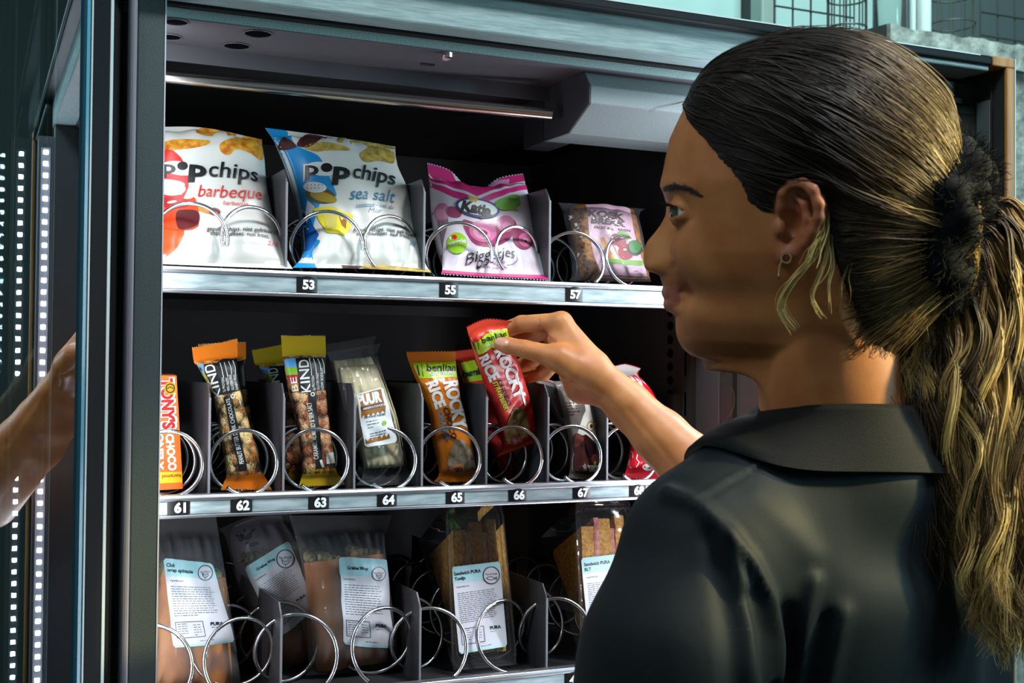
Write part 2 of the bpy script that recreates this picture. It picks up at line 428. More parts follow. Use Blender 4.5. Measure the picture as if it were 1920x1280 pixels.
m_trimcyan = mat('blue_glass_edge', (0.06,0.26,0.36), 0.25)
m_greystrip = mat('grey_rounded_trim', (0.17,0.17,0.20), 0.35)
m_hole = mat('hole_shade', (0.004,0.004,0.005), 0.9, spec=0.0)  # flat discs and slots, the dark inside of holes put into the colour

ZF = -1.32     # floor
XL, XR, YB = -0.105, 0.912, 0.74
# ================================================================== room
b = MB(); b.box((-3, -3.2, ZF-0.05), (4.5, 2.6, ZF)); struct(b.build('floor', noise_mat('dark_concrete_floor', (0.05,0.055,0.055), (0.09,0.095,0.09), 3)))
m_wall = noise_mat('pale_green_plaster', (0.30,0.47,0.46), (0.46,0.64,0.62), 4, rough=0.8, bump=0.1)
b = MB(); b.box((-3, 2.5, ZF), (4.5, 2.6, 2.6)); struct(b.build('wall_back', mat('dark_back_wall', (0.03,0.035,0.036), 0.7)))
b = MB(); b.box((4.4, -3.2, ZF), (4.5, 2.5, 2.6)); struct(b.build('wall_side', mat('dim_green_wall', (0.06,0.085,0.085), 0.8)))
b = MB(); b.box((-1.1, 0.5, ZF), (-1.0, 2.5, 2.6)); struct(b.build('wall_left', mat('charcoal_wall', (0.03,0.035,0.035), 0.7)))

# ================================================================== the vending machine
vm = empty('vending_machine', (0.42, 0.3, ZF))
tag(vm, 'dark steel snack vending machine with its glass door swung open', 'vending machine')
def part(mb, name, m, **k): return mb.build(name, m, vm, **k)
b = MB()
b.box((XL, -0.045, ZF+0.04), (-0.085, YB, 0.49)); b.box((XR-0.02, -0.045, ZF+0.04), (XR, YB, 0.49)); b.box((XL, YB-0.02, ZF+0.04), (XR, YB, 0.49))
b.box((XL, -0.045, 0.475), (XR, YB, 0.49)); b.box((XL, -0.045, ZF+0.04), (XR, YB, ZF+0.10))
for x in (XL+0.03, XR-0.09):
    for y in (0.0, YB-0.09): b.box((x, y, ZF), (x+0.06, y+0.06, ZF+0.045))
part(b, 'cabinet_shell', m_cab)
# product compartment
b = MB(); b.box((-0.085, 0.50, -0.75), (0.60, 0.52, 0.47)); part(b, 'back_liner', m_inner)
b = MB(); b.box((-0.085, -0.04, -0.75), (-0.080, 0.50, 0.45)); part(b, 'side_liner', m_inner)
m_sidewall = mat('grey_side_liner', (0.055,0.053,0.060), 0.55, bump=0.2, bscale=700)
b = MB()
XW = 0.565
def yx(px): return onX(px, 700, XW)[1]
b.box((XW, yx(1427), -0.75), (XW+0.03, 0.50, 0.45), 0)
b.box((XW-0.006, yx(1305), -0.75), (XW, yx(1295), 0.45), 1)       # dark vertical channels and their light edges
b.box((XW-0.004, yx(1296), -0.75), (XW, yx(1293), 0.45), 2)
b.box((XW-0.006, yx(1382), -0.75), (XW, yx(1360), 0.45), 1)
b.box((XW-0.007, yx(1359), -0.75), (XW, yx(1356.5), 0.45), 2)
for k in range(-8, 12):                                             # hanging holes
    z = onX(1257, 662+k*25.5, XW)[2]; y = yx(1257)
    b.add(np.array([(XW-0.0006, y+0.007*math.cos(t), z+0.0055*math.sin(t)) for t in np.arange(16)*math.pi/8]), [tuple(range(15, -1, -1))], 3)
for k in range(-4, 6):
    y0, y1 = yx(1289), yx(1284); z0 = onX(1286, 705+k*75, XW)[2]; z1 = onX(1286, 660+k*75, XW)[2]
    b.box((XW-0.0006, y0, z0), (XW, y1, z1), 3)
b.box((XW-0.012, yx(1280), onX(1260, 790, XW)[2]), (XW, yx(1248), onX(1260, 738, XW)[2]), 1)
part(b, 'side_wall', [m_sidewall, m_black, mat('edge_light_grey', (0.08,0.08,0.09), 0.45), m_hole])
# control panel side behind her head
b = MB(); b.box((XW+0.03, -0.05, -0.9), (0.905, -0.03, 0.47)); part(b, 'control_panel', mat('black_panel', (0.026,0.027,0.027), 0.6, spec=0.2))
b = MB(); b.box((onY(1855, 200, -0.080)[0], -0.080, -0.9), (onY(1856.5, 200, -0.080)[0], -0.06, 0.445)); part(b, 'panel_edge_strip', mat('thin_grey_edge', (0.10,0.11,0.11), 0.4))
# header: textured strip, groove, brushed profile, black top edge
b = MB(); b.box((XL, -0.050, 0.4340), (0.90, 0.0, 0.446)); part(b, 'header_panel', m_tealtex)
b = MB(); b.box((XL, -0.058, 0.4425), (0.90, -0.03, 0.450)); part(b, 'header_groove_shade', m_rubber, bevel=0.0015)  # dark strip that stands for the shade in the header groove
YT = -0.098
xq = onY(1855, 120, -0.094)[0]; zq0 = onY(1854, 133, -0.094)[2]; zt_lo_ = onY(1290, 40, YT)[2]
b = MB(); b.box((XL+0.01, -0.085, 0.446), (0.60, -0.045, 0.4865)); b.box((0.60, -0.094, zq0), (xq, -0.045, zt_lo_)); part(b, 'header_profile', m_strip, bevel=0.002)
xs_, xt_, xc0, xc1 = onY(1632, 70, YT)[0], onY(1862, 96, YT)[0], onY(1888, 200, YT)[0], onY(1903, 200, YT)[0]
zt_hi = onY(1290, 19, YT)[2]; zt_lo = onY(1290, 40, YT)[2]
b = MB(); b.box((XL, YT, zt_lo), (xs_-0.001, 0.05, zt_hi)); b.box((xs_+0.001, YT, zt_lo), (xt_, 0.05, zt_hi)); part(b, 'top_edge', mat('black_gloss_edge', (0.008,0.011,0.012), 0.5, spec=0.12), bevel=0.003, bseg=3)
b = MB(); b.box((XL, YT-0.0006, zt_hi-0.0022), (xs_-0.002, YT+0.002, zt_hi-0.0008)); b.box((xs_+0.002, YT-0.0006, zt_hi-0.0022), (xt_-0.02, YT+0.002, zt_hi-0.0008)); part(b, 'edge_highlight', m_trimlite)  # thin pale bars that paint in the highlight along the top edge
b = MB(); b.box((xt_, YT, zt_lo), (xc1, 0.05, zt_hi)); b.box((xc0, YT, -1.2), (xc1, -0.093, zt_lo)); part(b, 'corner_trim', m_copper, bevel=0.0015)
b = MB(); b.box((xc1, YT, -1.2), (xc1+0.0015, -0.04, zt_hi)); part(b, 'outer_edge', m_trimlite)
b = MB(); b.box((onY(1858, 200, -0.075)[0], -0.075, -1.2), (xc0, -0.04, 0.484)); b.box((xc0, -0.0925, -1.2), (xc1, -0.045, zt_lo-0.0005)); part(b, 'frame_stile', m_black)
# interior ceiling with holes
YC = 0.044
b = MB(); b.box((XL, -0.0498, 0.4330), (XW, YC, 0.4345), 0); b.box((XL, YC, onY(305,112,YC)[2]), (XW, YC+0.002, 0.4345), 0)
b.box((XL, YC+0.002, 0.425), (XW, 0.50, 0.43), 1)
zc = 0.433
for px, py, rx in ((330,40,27), (318,68,10), (484,62,32), (444,85,30)):
    c = onZ(px, py, zc); r = abs(onZ(px+rx, py, zc)-c)[0]*0.9
    b.disc((c[0], c[1], zc-0.0006), (0,0,-1), max(r, 0.011), 24, 2)
    b.tube([(c[0]+math.cos(t)*max(r,.011), c[1]+math.sin(t)*max(r,.011), zc-0.0008) for t in np.arange(24)*math.pi/12], 0.0007, 5, 0, closed=True)
part(b, 'ceiling_panel', [m_purple, m_black, m_hole])
b = MB(); c = onZ(840, 99, zc); b.disc((c[0], c[1], zc-0.004), (0.2,-.6,-1), 0.006, 14, 0); b.tube([(c[0], c[1], zc), (c[0], c[1], zc-0.005)], 0.005, 12, 0)
part(b, 'ceiling_screw', m_chrome)
b = MB(); c = onZ(803, 120, zc); b.box((c[0]-0.008, c[1]-0.003, zc-0.0015), (c[0]+0.006, c[1]+0.002, zc)); part(b, 'ceiling_clip', m_black)
# round bar under the ceiling
p0 = onY(305, 144, 0.075); p1 = onX(1020, 213, 0.352)
b = MB(); b.tube([p0+(p0-p1)*0.12, p0, p1, p1+(p1-p0)*0.02], 0.0066, 20); part(b, 'round_bar', m_chrome, smooth=True)
# lamp housing hanging on the right of the ceiling
XH = 0.374
prof = [onX(px, py, XH)[1:] for px, py in ((1095,133),(1107,160),(1107,193),(1067,250),(1022,265))]
prof = [(p[0], min(p[1], 0.433)) for p in prof]
y_b = prof[-1][0]; poly = [(prof[0][0], 0.433)]+prof[1:]+[(y_b, 0.433)]
b = MB(); b.prism(poly[::-1], 'x', XH, XW+0.0, 0)
b.v[-1] = b.v[-1]; part(b, 'lamp_housing', mat('lamp_housing_paint', (0.17,0.21,0.215), 0.6, bump=0.5, bscale=900), bevel=0.0012)
b = MB(); b.prism([(p[0], p[1]) for p in poly[::-1]], 'x', XH-0.0015, XH-0.0002, 0); part(b, 'lamp_housing_end', mat('lamp_housing_end_paint', (0.05,0.049,0.057), 0.45), bevel=0.0006)
b = MB(); b.box((XH-0.002, y_b, 0.374), (XH+0.03, y_b+0.053, 0.433)); part(b, 'lamp_bracket', m_black)
# left jamb
XJ = onY(302, 640, -0.068)[0]
b = MB(); b.box((onY(249, 640, -0.068)[0], -0.068, -1.2), (XJ, -0.045, 0.4842)); part(b, 'left_jamb', mat('shaded_jamb_paint', (0.050,0.068,0.070), 0.5, bump=0.25, bscale=900), bevel=0.0015)  # header paint in a darker copy, the jamb's shade put into the colour
b = MB(); b.box((XJ-0.0006, -0.0686, -1.2), (XJ+0.0006, -0.05, 0.470)); part(b, 'jamb_highlight', mat('jamb_edge_glint', (0.75,0.78,0.85), 0.35, metal=0.3))  # pale sliver added as the LED highlight on the jamb's bevel
# LED rows on the two jambs, facing into the machine
m_leddim = mat('soft_led', (0.9,0.9,0.9), 0.4, emit=(0.86,0.90,1.0), estr=60)
def led_row(x, y, sx, ml=m_led):
    b = MB(); b.box((x-0.0015 if sx > 0 else x, y-0.006, -0.72), (x if sx > 0 else x+0.0015, y+0.006, 0.414), 0)
    n = 72; zz = np.linspace(-0.71, 0.408, n)
    for z in zz:
        xx = x+0.0008*sx
        q = [(xx, y-0.0027, z-0.0027), (xx, y-0.0027, z+0.0027), (xx, y+0.0027, z+0.0027), (xx, y+0.0027, z-0.0027)]
        b.add(q, [(0,1,2,3) if sx < 0 else (3,2,1,0)], 1)
    part(b, 'led_strip', [m_ledstrip, ml])
led_row(-0.0792, -0.030, 1, m_leddim)
led_row(0.5685, -0.0945, -1)
b = MB(); b.box((0.5700, -0.104, -0.75), (0.595, -0.084, 0.43)); part(b, 'led_post', mat('grey_led_post', (0.10,0.10,0.12), 0.5), bevel=0.001)

# the door, hinged at the left jamb and swung far open
AL = math.radians(135.4); HX, HY = -0.104, -0.080
DD = np.array([math.cos(AL), -math.sin(AL)]); DN = np.array([-DD[1], DD[0]])
if DN[0] < 0: DN = -DN
def tpx(px, n=0.0):
    r = ray(px, 640)[:2]; o = np.array([HX, HY])+DN*n
    A = np.array([[r[0], -DD[0]], [r[1], -DD[1]]]); s = np.linalg.solve(A, o-CAM[:2]); return s[1]
def dbox(b, t0, t1, n0, n1, z0, z1, mi=0):
    o = np.array([HX, HY]); P = []
    for z in (z0, z1):
        for t, n in ((t0,n0),(t1,n0),(t1,n1),(t0,n1)):
            q = o+DD*t+DN*n; P.append((q[0], q[1], z))
    fs = [(0,3,2,1),(4,5,6,7),(0,1,5,4),(1,2,6,5),(2,3,7,6),(3,0,4,7)]
    # orientation
    v = np.array(P); c = v.mean(0); n_ = np.cross(v[1]-v[0], v[5]-v[1]); 
    if n_@(v[[0,1,4,5]].mean(0)-c) < 0: fs = [f[::-1] for f in fs]
    b.add(P, fs, mi)
DZ0, DZ1 = -1.15, 0.50
TW = 0.70
door = MB(); dbox(door, tpx(200), tpx(166), -0.055, 0.0, DZ0, DZ1); dbox(door, TW-0.05, TW, -0.055, 0.0, DZ0, DZ1)
dbox(door, tpx(200), TW, -0.055, 0.0, DZ1-0.002, DZ1+0.05); dbox(door, tpx(200), TW, -0.055, 0.0, DZ0-0.3, DZ0)
d_o = part(door, 'door', mat('black_door_frame', (0.007,0.010,0.011), 0.6, spec=0.1), bevel=0.001)
def dpart(mb, name, m, **k):
    o = mb.build(name, m, None, **k); o.parent = d_o; o.matrix_parent_inverse = Matrix.Translation(-Vector(d_o.location))@Matrix.Identity(4)
    o.matrix_parent_inverse = (Matrix.Translation(Vector(WLOC[d_o.name]))).inverted(); return o
b = MB(); dbox(b, tpx(233), tpx(203), -0.03, -0.004, DZ0, DZ1); dpart(b, 'door_gasket', m_rubber, bevel=0.003)
b = MB(); dbox(b, tpx(203), tpx(197.5), -0.01, 0.0008, DZ0, DZ1); dpart(b, 'gasket_trim', m_trimlite)
b = MB(); dbox(b, tpx(165), tpx(162), -0.004, 0.0006, DZ0, DZ1); dpart(b, 'glass_edge_trim', m_trimlite)
b = MB(); dbox(b, tpx(159.5), tpx(153.5), -0.004, 0.0004, DZ0, DZ1); dpart(b, 'glass_edge', m_trimcyan)
b = MB(); dbox(b, tpx(98, -0.02), tpx(95, -0.02), -0.022, -0.02, DZ0, DZ1); dpart(b, 'spacer_bar', m_trimlite)
b = MB(); dbox(b, tpx(84, -0.045), tpx(81.5, -0.045), -0.046, -0.045, DZ0, DZ1); dpart(b, 'spacer_bar', mat('dim_spacer', (0.2,0.28,0.25), 0.3))
for k, (n, rf) in enumerate(((-0.003, 0.48), (-0.024, 0.52), (-0.040, 0.52))):
    b = MB(); q = []
    o = np.array([HX, HY])
    for t, z in ((tpx(166), DZ0), (TW-0.04, DZ0), (TW-0.04, DZ1), (tpx(166), DZ1)):
        p = o+DD*t+DN*n; q.append((p[0], p[1], z))
    b.add(q, [(0,1,2,3)]); dpart(b, 'glass_pane', pane_mat('coated_pane_%d' % k, rf, (0.55,0.62,0.61)))
# rounded grey trim between jamb and gasket
xa, xb = onY(233, 640, -0.072)[0], onY(248, 640, -0.072)[0]
b = MB(); b.box((xa, -0.078, -1.2), (xb, -0.05, 0.4835)); part(b, 'rounded_trim', m_greystrip, bevel=0.003, bseg=3)

# ================================================================== trays with price rails, dividers and number tags
Z1, Z2, Z3 = 0.2140, 0.0, -0.197
XT0, XT1 = -0.0785, 0.530
def tray(z, rail_h, dividers, tags, label, ztop):
    t = empty('shelf_tray', (0.22, 0.2, z-rail_h)); tag(t, label, 'shelf', 'product trays')
    b = MB(); b.box((XT0, 0.010, z-0.0065), (XT1, 0.46, z-0.0045)); b.box((XT0, 0.455, z-0.02), (XT1, 0.46, z+0.05)); b.box((XT0, 0.012, z-0.02), (XT1, 0.03, z-0.0065)); b.build('tray_floor', m_tray, t)
    b = MB()
    P = [(0.0, z), (0.012, z), (0.012, z-rail_h), (0.0, z-rail_h), (-0.001, z-rail_h+0.0015), (-0.001, z-rail_h+0.003), (0.003, z-rail_h+0.0035), (0.003, z-0.0060), (-0.0005, z-0.0055), (-0.0012, z-0.0030)]
    b.prism(P, 'x', XT0, XT1, 0)
    rl = b.build('price_rail', m_alu, t, bevel=0.0005)
    b = MB(); b.box((XT0+0.001, 0.0012, z-rail_h+0.0037), (XT1-0.001, 0.0032, z-0.0062))
    s = b.build('label_strip', m_tagstrip, t)
    for x in dividers:
        b = MB(); th = 0.0008
        pr = [(0.016, z-0.005), (0.44, z-0.005), (0.44, ztop), (0.026, ztop), (0.018, ztop-0.010), (0.016, ztop-0.014)]
        b.prism(pr, 'x', x-th, x+th, 0)
        b.box((x-0.0010, 0.0145, z-0.005), (x+0.0010, 0.0163, ztop-0.014), 1)
        b.box((x-0.012, 0.013, z-0.005), (x+0.012, 0.020, z-0.0042), 1)
        b.build('divider', [m_divider, m_divedge], t)
    for num, px, py in tags:
        c = onY(px, py, 0.0)
        w, h = 0.0208, rail_h-0.0085
        zc_ = z-rail_h+0.0037+h/2+0.0002
        b = MB(); n = 8
        xs = np.linspace(-w/2, w/2, n+1); bul = 0.0016*(1-(2*xs/w)**2)
        v = [(c[0]+x, 0.0008-q, zc_-h/2) for x, q in zip(xs, bul)]+[(c[0]+x, 0.0008-q, zc_+h/2) for x, q in zip(xs, bul)]
        b.add(v, [(i, i+1, n+2+i, n+1+i) for i in range(n)])
        nt = b.build('number_tag', m_tagblk, t, smooth=True)
        V, Fc = text2d(num, 0.045)
        V = V*0.0090; V[:, 0] *= 1.02
        b = MB(); b.add(np.stack([c[0]+0.0012+V[:, 0], 0.0003-0.0016*(1-(2*(V[:,0]+0.0012)/w)**2), zc_+V[:, 1]], 1), Fc)
        dg = b.build('digits', m_white); dg.parent = nt; dg.matrix_parent_inverse = (Matrix.Translation(Vector(WLOC[nt.name]))).inverted()
    return t
zt1 = onX(530, 319, 0.072)[2]; zt2 = onX(513, 717, 0.072)[2]; zt3 = onX(430, 1061, 0.072)[2]
tray(Z1, 0.0245, (0.072, 0.216, 0.360), (('53',576,531), ('55',842,542), ('57',1077,550)), 'top shelf tray with tags 53 to 57 holding bags of chips and sweets', zt1)
tray(Z2, 0.0215, [0.072*k for k in range(0, 7)], (('61',335,952), ('62',453,947), ('63',598,943), ('64',726,938), ('65',854,933), ('66',971,929), ('67',1091,923), ('68',1196,919)), 'middle shelf tray with tags 61 to 68 holding snack bars', zt2)
tray(Z3, 0.0245, (0.072, 0.216, 0.360), (('45',640,1308), ('46',860,1295), ('47',1076,1274)), 'lowest shelf tray in view, holding wraps and sandwiches', zt3)

# ================================================================== wire coils
NCO = [0]
def coil(x, z, R, pitch, a0, sgn, turns, label, group, y0=0.006, ph=0.42):
    n = int(turns*40)
    t = np.linspace(0, turns, n+1); a = math.radians(a0)+sgn*2*math.pi*t
    P = np.stack([x+R*np.cos(a), y0+pitch*t, z+R+0.0021+R*np.sin(a)-0.0045], 1)
    b = MB(); b.tube(P, 0.0021, 8)
    o = b.build('vending_spiral', m_wire, smooth=True, angle=60); tag(o, label, 'spiral', group)
    return o
for k in range(8):
    wh = ['an orange chocolate box', 'an orange-ended nut bar', 'a gold-ended nut bar', 'a pale white bar', 'an orange rice bar', 'the tray slot under the bar she holds', 'a dark chocolate bar', 'a red snack bag'][k]
    coil(0.036+0.072*(k-1), Z2, 0.0305, 0.040, 228, 1, 9, 'single steel wire spiral around %s, above tag %d' % (wh, 61+k), 'spirals of the middle shelf', y0=0.005)
def pair(z, R, pitch, xr, aL, xl, aR, what, grp, turns=6):
    if xr: coil(onY(xr, 600, 0)[0]-R, z, R, pitch, aL, 1, turns, 'left wire spiral of the pair in front of '+what, grp)
    if xl: coil(onY(xl, 600, 0)[0]+R, z, R, pitch, aR, -1, turns, 'right wire spiral of the pair in front of '+what, grp)
G1, G3 = 'spirals of the top shelf', 'spirals of the lowest shelf'
pair(Z1, 0.0325, 0.062, 428, -15, 417, 195, 'the red barbecue chips bag', G1)
pair(Z1, 0.0325, 0.062, 683, -10, 690, 222, 'the blue sea salt chips bag', G1)
pair(Z1, 0.0310, 0.062, 928, -20, 938, 215, 'the pink sweets bag', G1)
pair(Z1, 0.0300, 0.062, 1144, -60, 1157, 285, 'the fruit biscuit pack', G1)
pair(Z3, 0.0370, 0.070, 376, -65, 398, 240, 'the spinach wrap', G3)
pair(Z3, 0.0370, 0.070, 648, -60, 676, 232, 'the upright Greek wrap', G3)
pair(Z3, 0.0350, 0.070, 892, -62, 919, 290, 'the tuna sandwich box', G3)
pair(Z3, 0.0350, 0.070, 1127, -62, 1160, 290, 'the BLT sandwich box', G3)
# ================================================================== packs: helpers
def pxproj(P):
    d = np.asarray(P, float)-CAM; z = d@FWD
    return np.stack([960+F_PX*(d@RGT)/z, 640-F_PX*(d@UPV)/z], -1)
def pm(name, rgb, rough=0.38, **k): return mat('print_'+name, lin(*rgb), rough, **k)
class Pack:
    """a wrapper whose outline and print are measured in the photograph, at its own distance"""
    def __init__(s, rows, thick, base, **k):
        net = [[onY(x, y, Y) for x, y in pts] for (v, Y, pts) in rows]; vs = [r[0] for r in rows]
        A = np.array(net); w = np.linalg.norm(A[:, -1]-A[:, 0], axis=1).mean()
        c = A.mean(1); h = np.linalg.norm(np.diff(c, axis=0), axis=1).sum()
        s.S = Sheet(net, vs, thick, w, h, **k); s.mb = MB(); s.mats = []; s.base = s.ix(base)
        g = np.linspace(0, 1, 81); s.U, s.V = np.meshgrid(g, g); s.U = s.U.ravel(); s.V = s.V.ravel()
        s.Q = pxproj(s.S.at(s.U, s.V, 0.0003))
    def ix(s, m):
        if m not in s.mats: s.mats.append(m)
        return s.mats.index(m)
    def uv(s, px, py):
        i = int(np.argmin((s.Q[:, 0]-px)**2+(s.Q[:, 1]-py)**2)); u, v = s.U[i], s.V[i]; e = 0.004
        for _ in range(4):
            u = min(max(u, 0.003), 0.997-e); v = min(max(v, 0.003), 0.997-e)
            q = pxproj(s.S.at([u, u+e, u], [v, v, v+e], 0.0003))
            J = np.array([q[1]-q[0], q[2]-q[0]]).T/e
            try: d = np.linalg.solve(J, np.array([px, py])-q[0])
            except np.linalg.LinAlgError: break
            d = np.clip(d, -0.02, 0.02); u += d[0]; v += d[1]
        return np.array([min(max(u, 0), 1)*s.S.W, min(max(v, 0), 1)*s.S.H])
    def fill(s, m, pts, layer=1):
        if len(pts) > 4 and m.name.startswith(('printed_chip', 'print_cyan', 'print_orange_red', 'print_sauce', 'print_maroon', 'print_jar', 'print_candy', 'print_window', 'print_chocolate')):
            q = np.array(pts, float); q = np.concatenate([q[-1:], q, q[:2]]); pts = catmull(q, np.linspace(1, len(pts)+1, len(pts)*5, endpoint=False))
        P = np.array([s.uv(*p) for p in pts]); s.S.decal(s.mb, P, [tuple(range(len(P)))], s.ix(m), layer, at=(0, 0))
    def oval(s, m, cx, cy, rx, ry, rot=0, layer=2, inner=0, n=30):
        o = ell(cx, cy, rx, ry, n, math.radians(rot)); P = np.array([s.uv(*p) for p in o])
        if inner:
            q = ell(cx, cy, rx*inner, ry*inner, n, math.radians(rot)); Q = np.array([s.uv(*p) for p in q])
            V, Fc = ring2d(P, Q); s.S.decal(s.mb, V, Fc, s.ix(m), layer, at=(0, 0))
        else: s.S.decal(s.mb, P, [tuple(range(n))], s.ix(m), layer, at=(0, 0))
    def line(s, m, pts, w, layer=3):
        """stroke of width w px along pixel points"""
        P = np.array(pts, float); T = np.gradient(P, axis=0); T /= np.linalg.norm(T, axis=1)[:, None]+1e-9
        N = np.stack([-T[:, 1], T[:, 0]], 1)*w/2; a = [s.uv(*p) for p in P+N]; b = [s.uv(*p) for p in P-N]
        n = len(P); s.S.decal(s.mb, np.array(a+b), [(i, i+1, n+i+1, n+i) for i in range(n-1)], s.ix(m), layer, at=(0, 0))
    def text(s, m, word, p0, p1, h, layer=4, bold=0.0, shear=0.0, bend=0):
        """a word whose middle line runs from pixel p0 to pixel p1, letters h px tall"""
        V, Fc = text2d(word, bold, shear)
        if not len(V): return
        p0 = np.array(p0, float); p1 = np.array(p1, float); d = (p1-p0)/np.linalg.norm(p1-p0); up = np.array([d[1], -d[0]]); c = (p0+p1)/2
        L = np.linalg.norm(p1-p0); w = V[:, 0].max()-V[:, 0].min()
        a = s.uv(*(c-d*L/2)); b = s.uv(*(c+d*L/2)); e = s.uv(*(c+up*h/2)); g = s.uv(*(c-up*h/2)); m0 = (e+g)/2
        ax = (b-a)/w; ay = (e-g)
        X = V[:, 0:1]*ax+V[:, 1:2]*ay+m0
        if bend: X = X+ay*(-bend*((2*V[:, 0:1]/w)**2))
        s.S.decal(s.mb, X, Fc, s.ix(m), layer, at=(0, 0))
    def lines(s, m, q, n, wpx=1.3, seed=0, fill_=0.92):
        """small unreadable print: rows of word-length dashes inside the pixel quad q (tl, tr, br, bl)"""
        r = random.Random(seed); tl, tr, br, bl = [np.array(p, float) for p in q]
        for k in range(n):
            t = (k+0.5)/n; a = tl*(1-t)+bl*t; b = tr*(1-t)+br*t; L = np.linalg.norm(b-a); x = 0; end = L*(fill_ if k < n-1 else 0.5)*(0.9+0.1*r.random())
            while x < end:
                w = 2.5+r.random()*7; s.line(PGR if m is INK else m, [a+(b-a)*x/L, a+(b-a)*min(x+w, end)/L], wpx, 3); x += w+1.6
    def mesh(s, nu=36, nv=60, **k): s.S.mesh(s.mb, nu, nv, mi=s.base, **k)
    def done(s, name, label=None, cat=None, group=None, parent=None):
        o = s.mb.build(name, s.mats, parent, smooth=True, angle=70)
        if label: tag(o, label, cat, group)
        return o

BLK = pm('black', (18,18,20)); WHT = pm('white', (226,226,221)); RED = pm('red', (205,28,22)); ORA = pm('orange', (240,112,18)); GOLD = pm('gold', (186,150,14))
LIME = pm('lime', (178,208,22)); DGRN = pm('dark_green', (16,52,18)); MAG = pm('magenta', (205,40,112)); LIL = pm('label_white', (206,208,218)); AQUA = pm('aqua_label', (168,214,222)); INK = pm('ink', (38,40,48)); PGR = pm('small_print', (96,98,108))
CHIP = noise_mat('printed_chip_gold', lin(236,176,60), lin(188,96,14), 120, 0.4, bump=0.1)
CHIP2 = noise_mat('printed_chip_pale', lin(206,176,96), lin(150,118,44), 120, 0.4, bump=0.1)
PAPER = mat('matte_white_foil', lin(214,212,205), 0.33, bump=0.25, bscale=60)

# ------------------------------------------------------------------ top shelf: barbecue chips
p = Pack([(0, 0.012, [(262,493),(400,499),(549,504)]), (.10, 0.036, [(268,472),(400,476),(534,478)]), (.30, 0.066, [(270,425),(390,424),(514,424)]),
          (.55, 0.078, [(268,365),(380,356),(500,358)]), (.80, 0.084, [(266,305),(375,298),(496,308)]), (.93, 0.090, [(264,262),(375,258),(492,276)]), (1, 0.092, [(264,240),(375,239),(491,262)])],
         0.030, PAPER, seed=3, wr=0.0019, seal=(0.05, 0.05)); p.mesh(56, 70)
p.fill(CHIP, [(302,270),(330,261),(390,263),(386,272),(350,279),(302,281)], 1); p.fill(CHIP, [(364,244),(400,238),(446,243),(447,251),(420,255),(385,254)], 1)
p.fill(CHIP, [(412,272),(425,262),(455,256),(490,258),(492,300),(470,288),(445,280),(428,291),(415,285)], 1); p.fill(CHIP, [(470,247),(490,250),(491,258),(475,255)], 1)
p.fill(RED, [(264,282),(322,280),(340,296),(352,320),(354,350),(346,368),(330,400),(318,450),(312,470),(296,492),(264,492)], 1)
p.fill(pm('orange_red', (232,70,18)), [(264,430),(330,424),(345,434),(338,455),(322,474),(298,488),(264,490)], 2)
p.oval(pm('jar_glass', (232,226,226)), 318, 352, 30, 15, 6, 3); p.oval(pm('jar_rim', (190,180,184)), 318, 344, 29, 7, 6, 4, inner=0.86); p.fill(pm('jar_shade', (214,206,208)), [(292,352),(345,352),(340,366),(292,366)], 4)
p.fill(pm('sauce_orange', (222,64,20)), [(290,372),(350,374),(365,372),(372,400),(370,424),(352,432),(318,430),(296,420)], 5)
p.oval(pm('sauce_red', (168,20,20)), 325, 381, 31, 11, 3, 6); p.oval(WHT, 322, 380, 9, 2.4, -10, 7); p.fill(pm('sauce_dark', (84,14,18)), [(330,400),(345,394),(371,398),(371,420),(352,430),(333,428)], 6)
p.oval(pm('wood_spoon', (214,130,40)), 389, 394, 21, 6, 12, 3); p.oval(pm('sauce_spoon', (120,26,30)), 402, 397, 11, 7, 10, 4)
p.oval(WHT, 336, 316, 34, 13, 8, 3)
p.text(WHT, 'p', (301,313), (331,313), 25, 4, bold=0.10); p.text(BLK, 'p', (304,313), (329,313), 24, 5, bold=0.03)
p.oval(BLK, 342, 312, 10, 8, 0, 5); p.text(BLK, 'p', (355,314), (388,317), 30, 5, bold=0.045); p.text(BLK, 'chips', (394,313), (485,327), 29, 5, bold=0.012)
p.text(RED, 'barbeque', (371,356), (490,363), 24, 5, bold=0.0, shear=0.15); p.text(RED, 'barbecue', (418,380), (465,383), 8, 5, bold=0.01, shear=0.15)
p.text(INK, 'gepofte chips. niet gefrituurd', (393,424), (517,434), 8, 5, bold=0.01); p.text(INK, 'chips soufflées. non frites.', (395,435), (505,441), 8, 5, bold=0.01); p.text(pm('pink_red', (205,70,80)), '23g', (503,455), (521,457), 8, 5)
p.done('chips_bag', 'white and red barbecue chips bag on the top shelf against the left jamb', 'chips bag', 'bags of chips')

# ------------------------------------------------------------------ top shelf: sea salt chips
CY = pm('cyan_blue', (22,140,205))
p = Pack([(0, 0.012, [(549,502),(680,504),(808,511)]), (.09, 0.036, [(566,478),(680,482),(793,486)]), (.28, 0.066, [(563,430),(670,430),(778,436)]),
          (.52, 0.078, [(553,370),(655,366),(765,374)]), (.76, 0.086, [(535,310),(640,312),(746,326)]), (.92, 0.094, [(514,266),(630,274),(742,296)]), (1, 0.098, [(497,240),(620,256),(741,275)])],
         0.031, PAPER, seed=11, wr=0.0020, seal=(0.05, 0.06)); p.mesh(56, 70)
p.fill(CY, [(497,238),(535,244),(555,272),(590,288),(603,300),(615,325),(628,355),(630,368),(616,376),(600,382),(585,440),(600,452),(586,472),(588,490),(592,507),(549,505),(558,470),(552,400),(535,330),(514,280)], 1)
p.fill(pm('deep_blue', (10,82,160)), [(566,400),(578,392),(585,420),(598,440),(580,470),(566,478),(560,440)], 2)
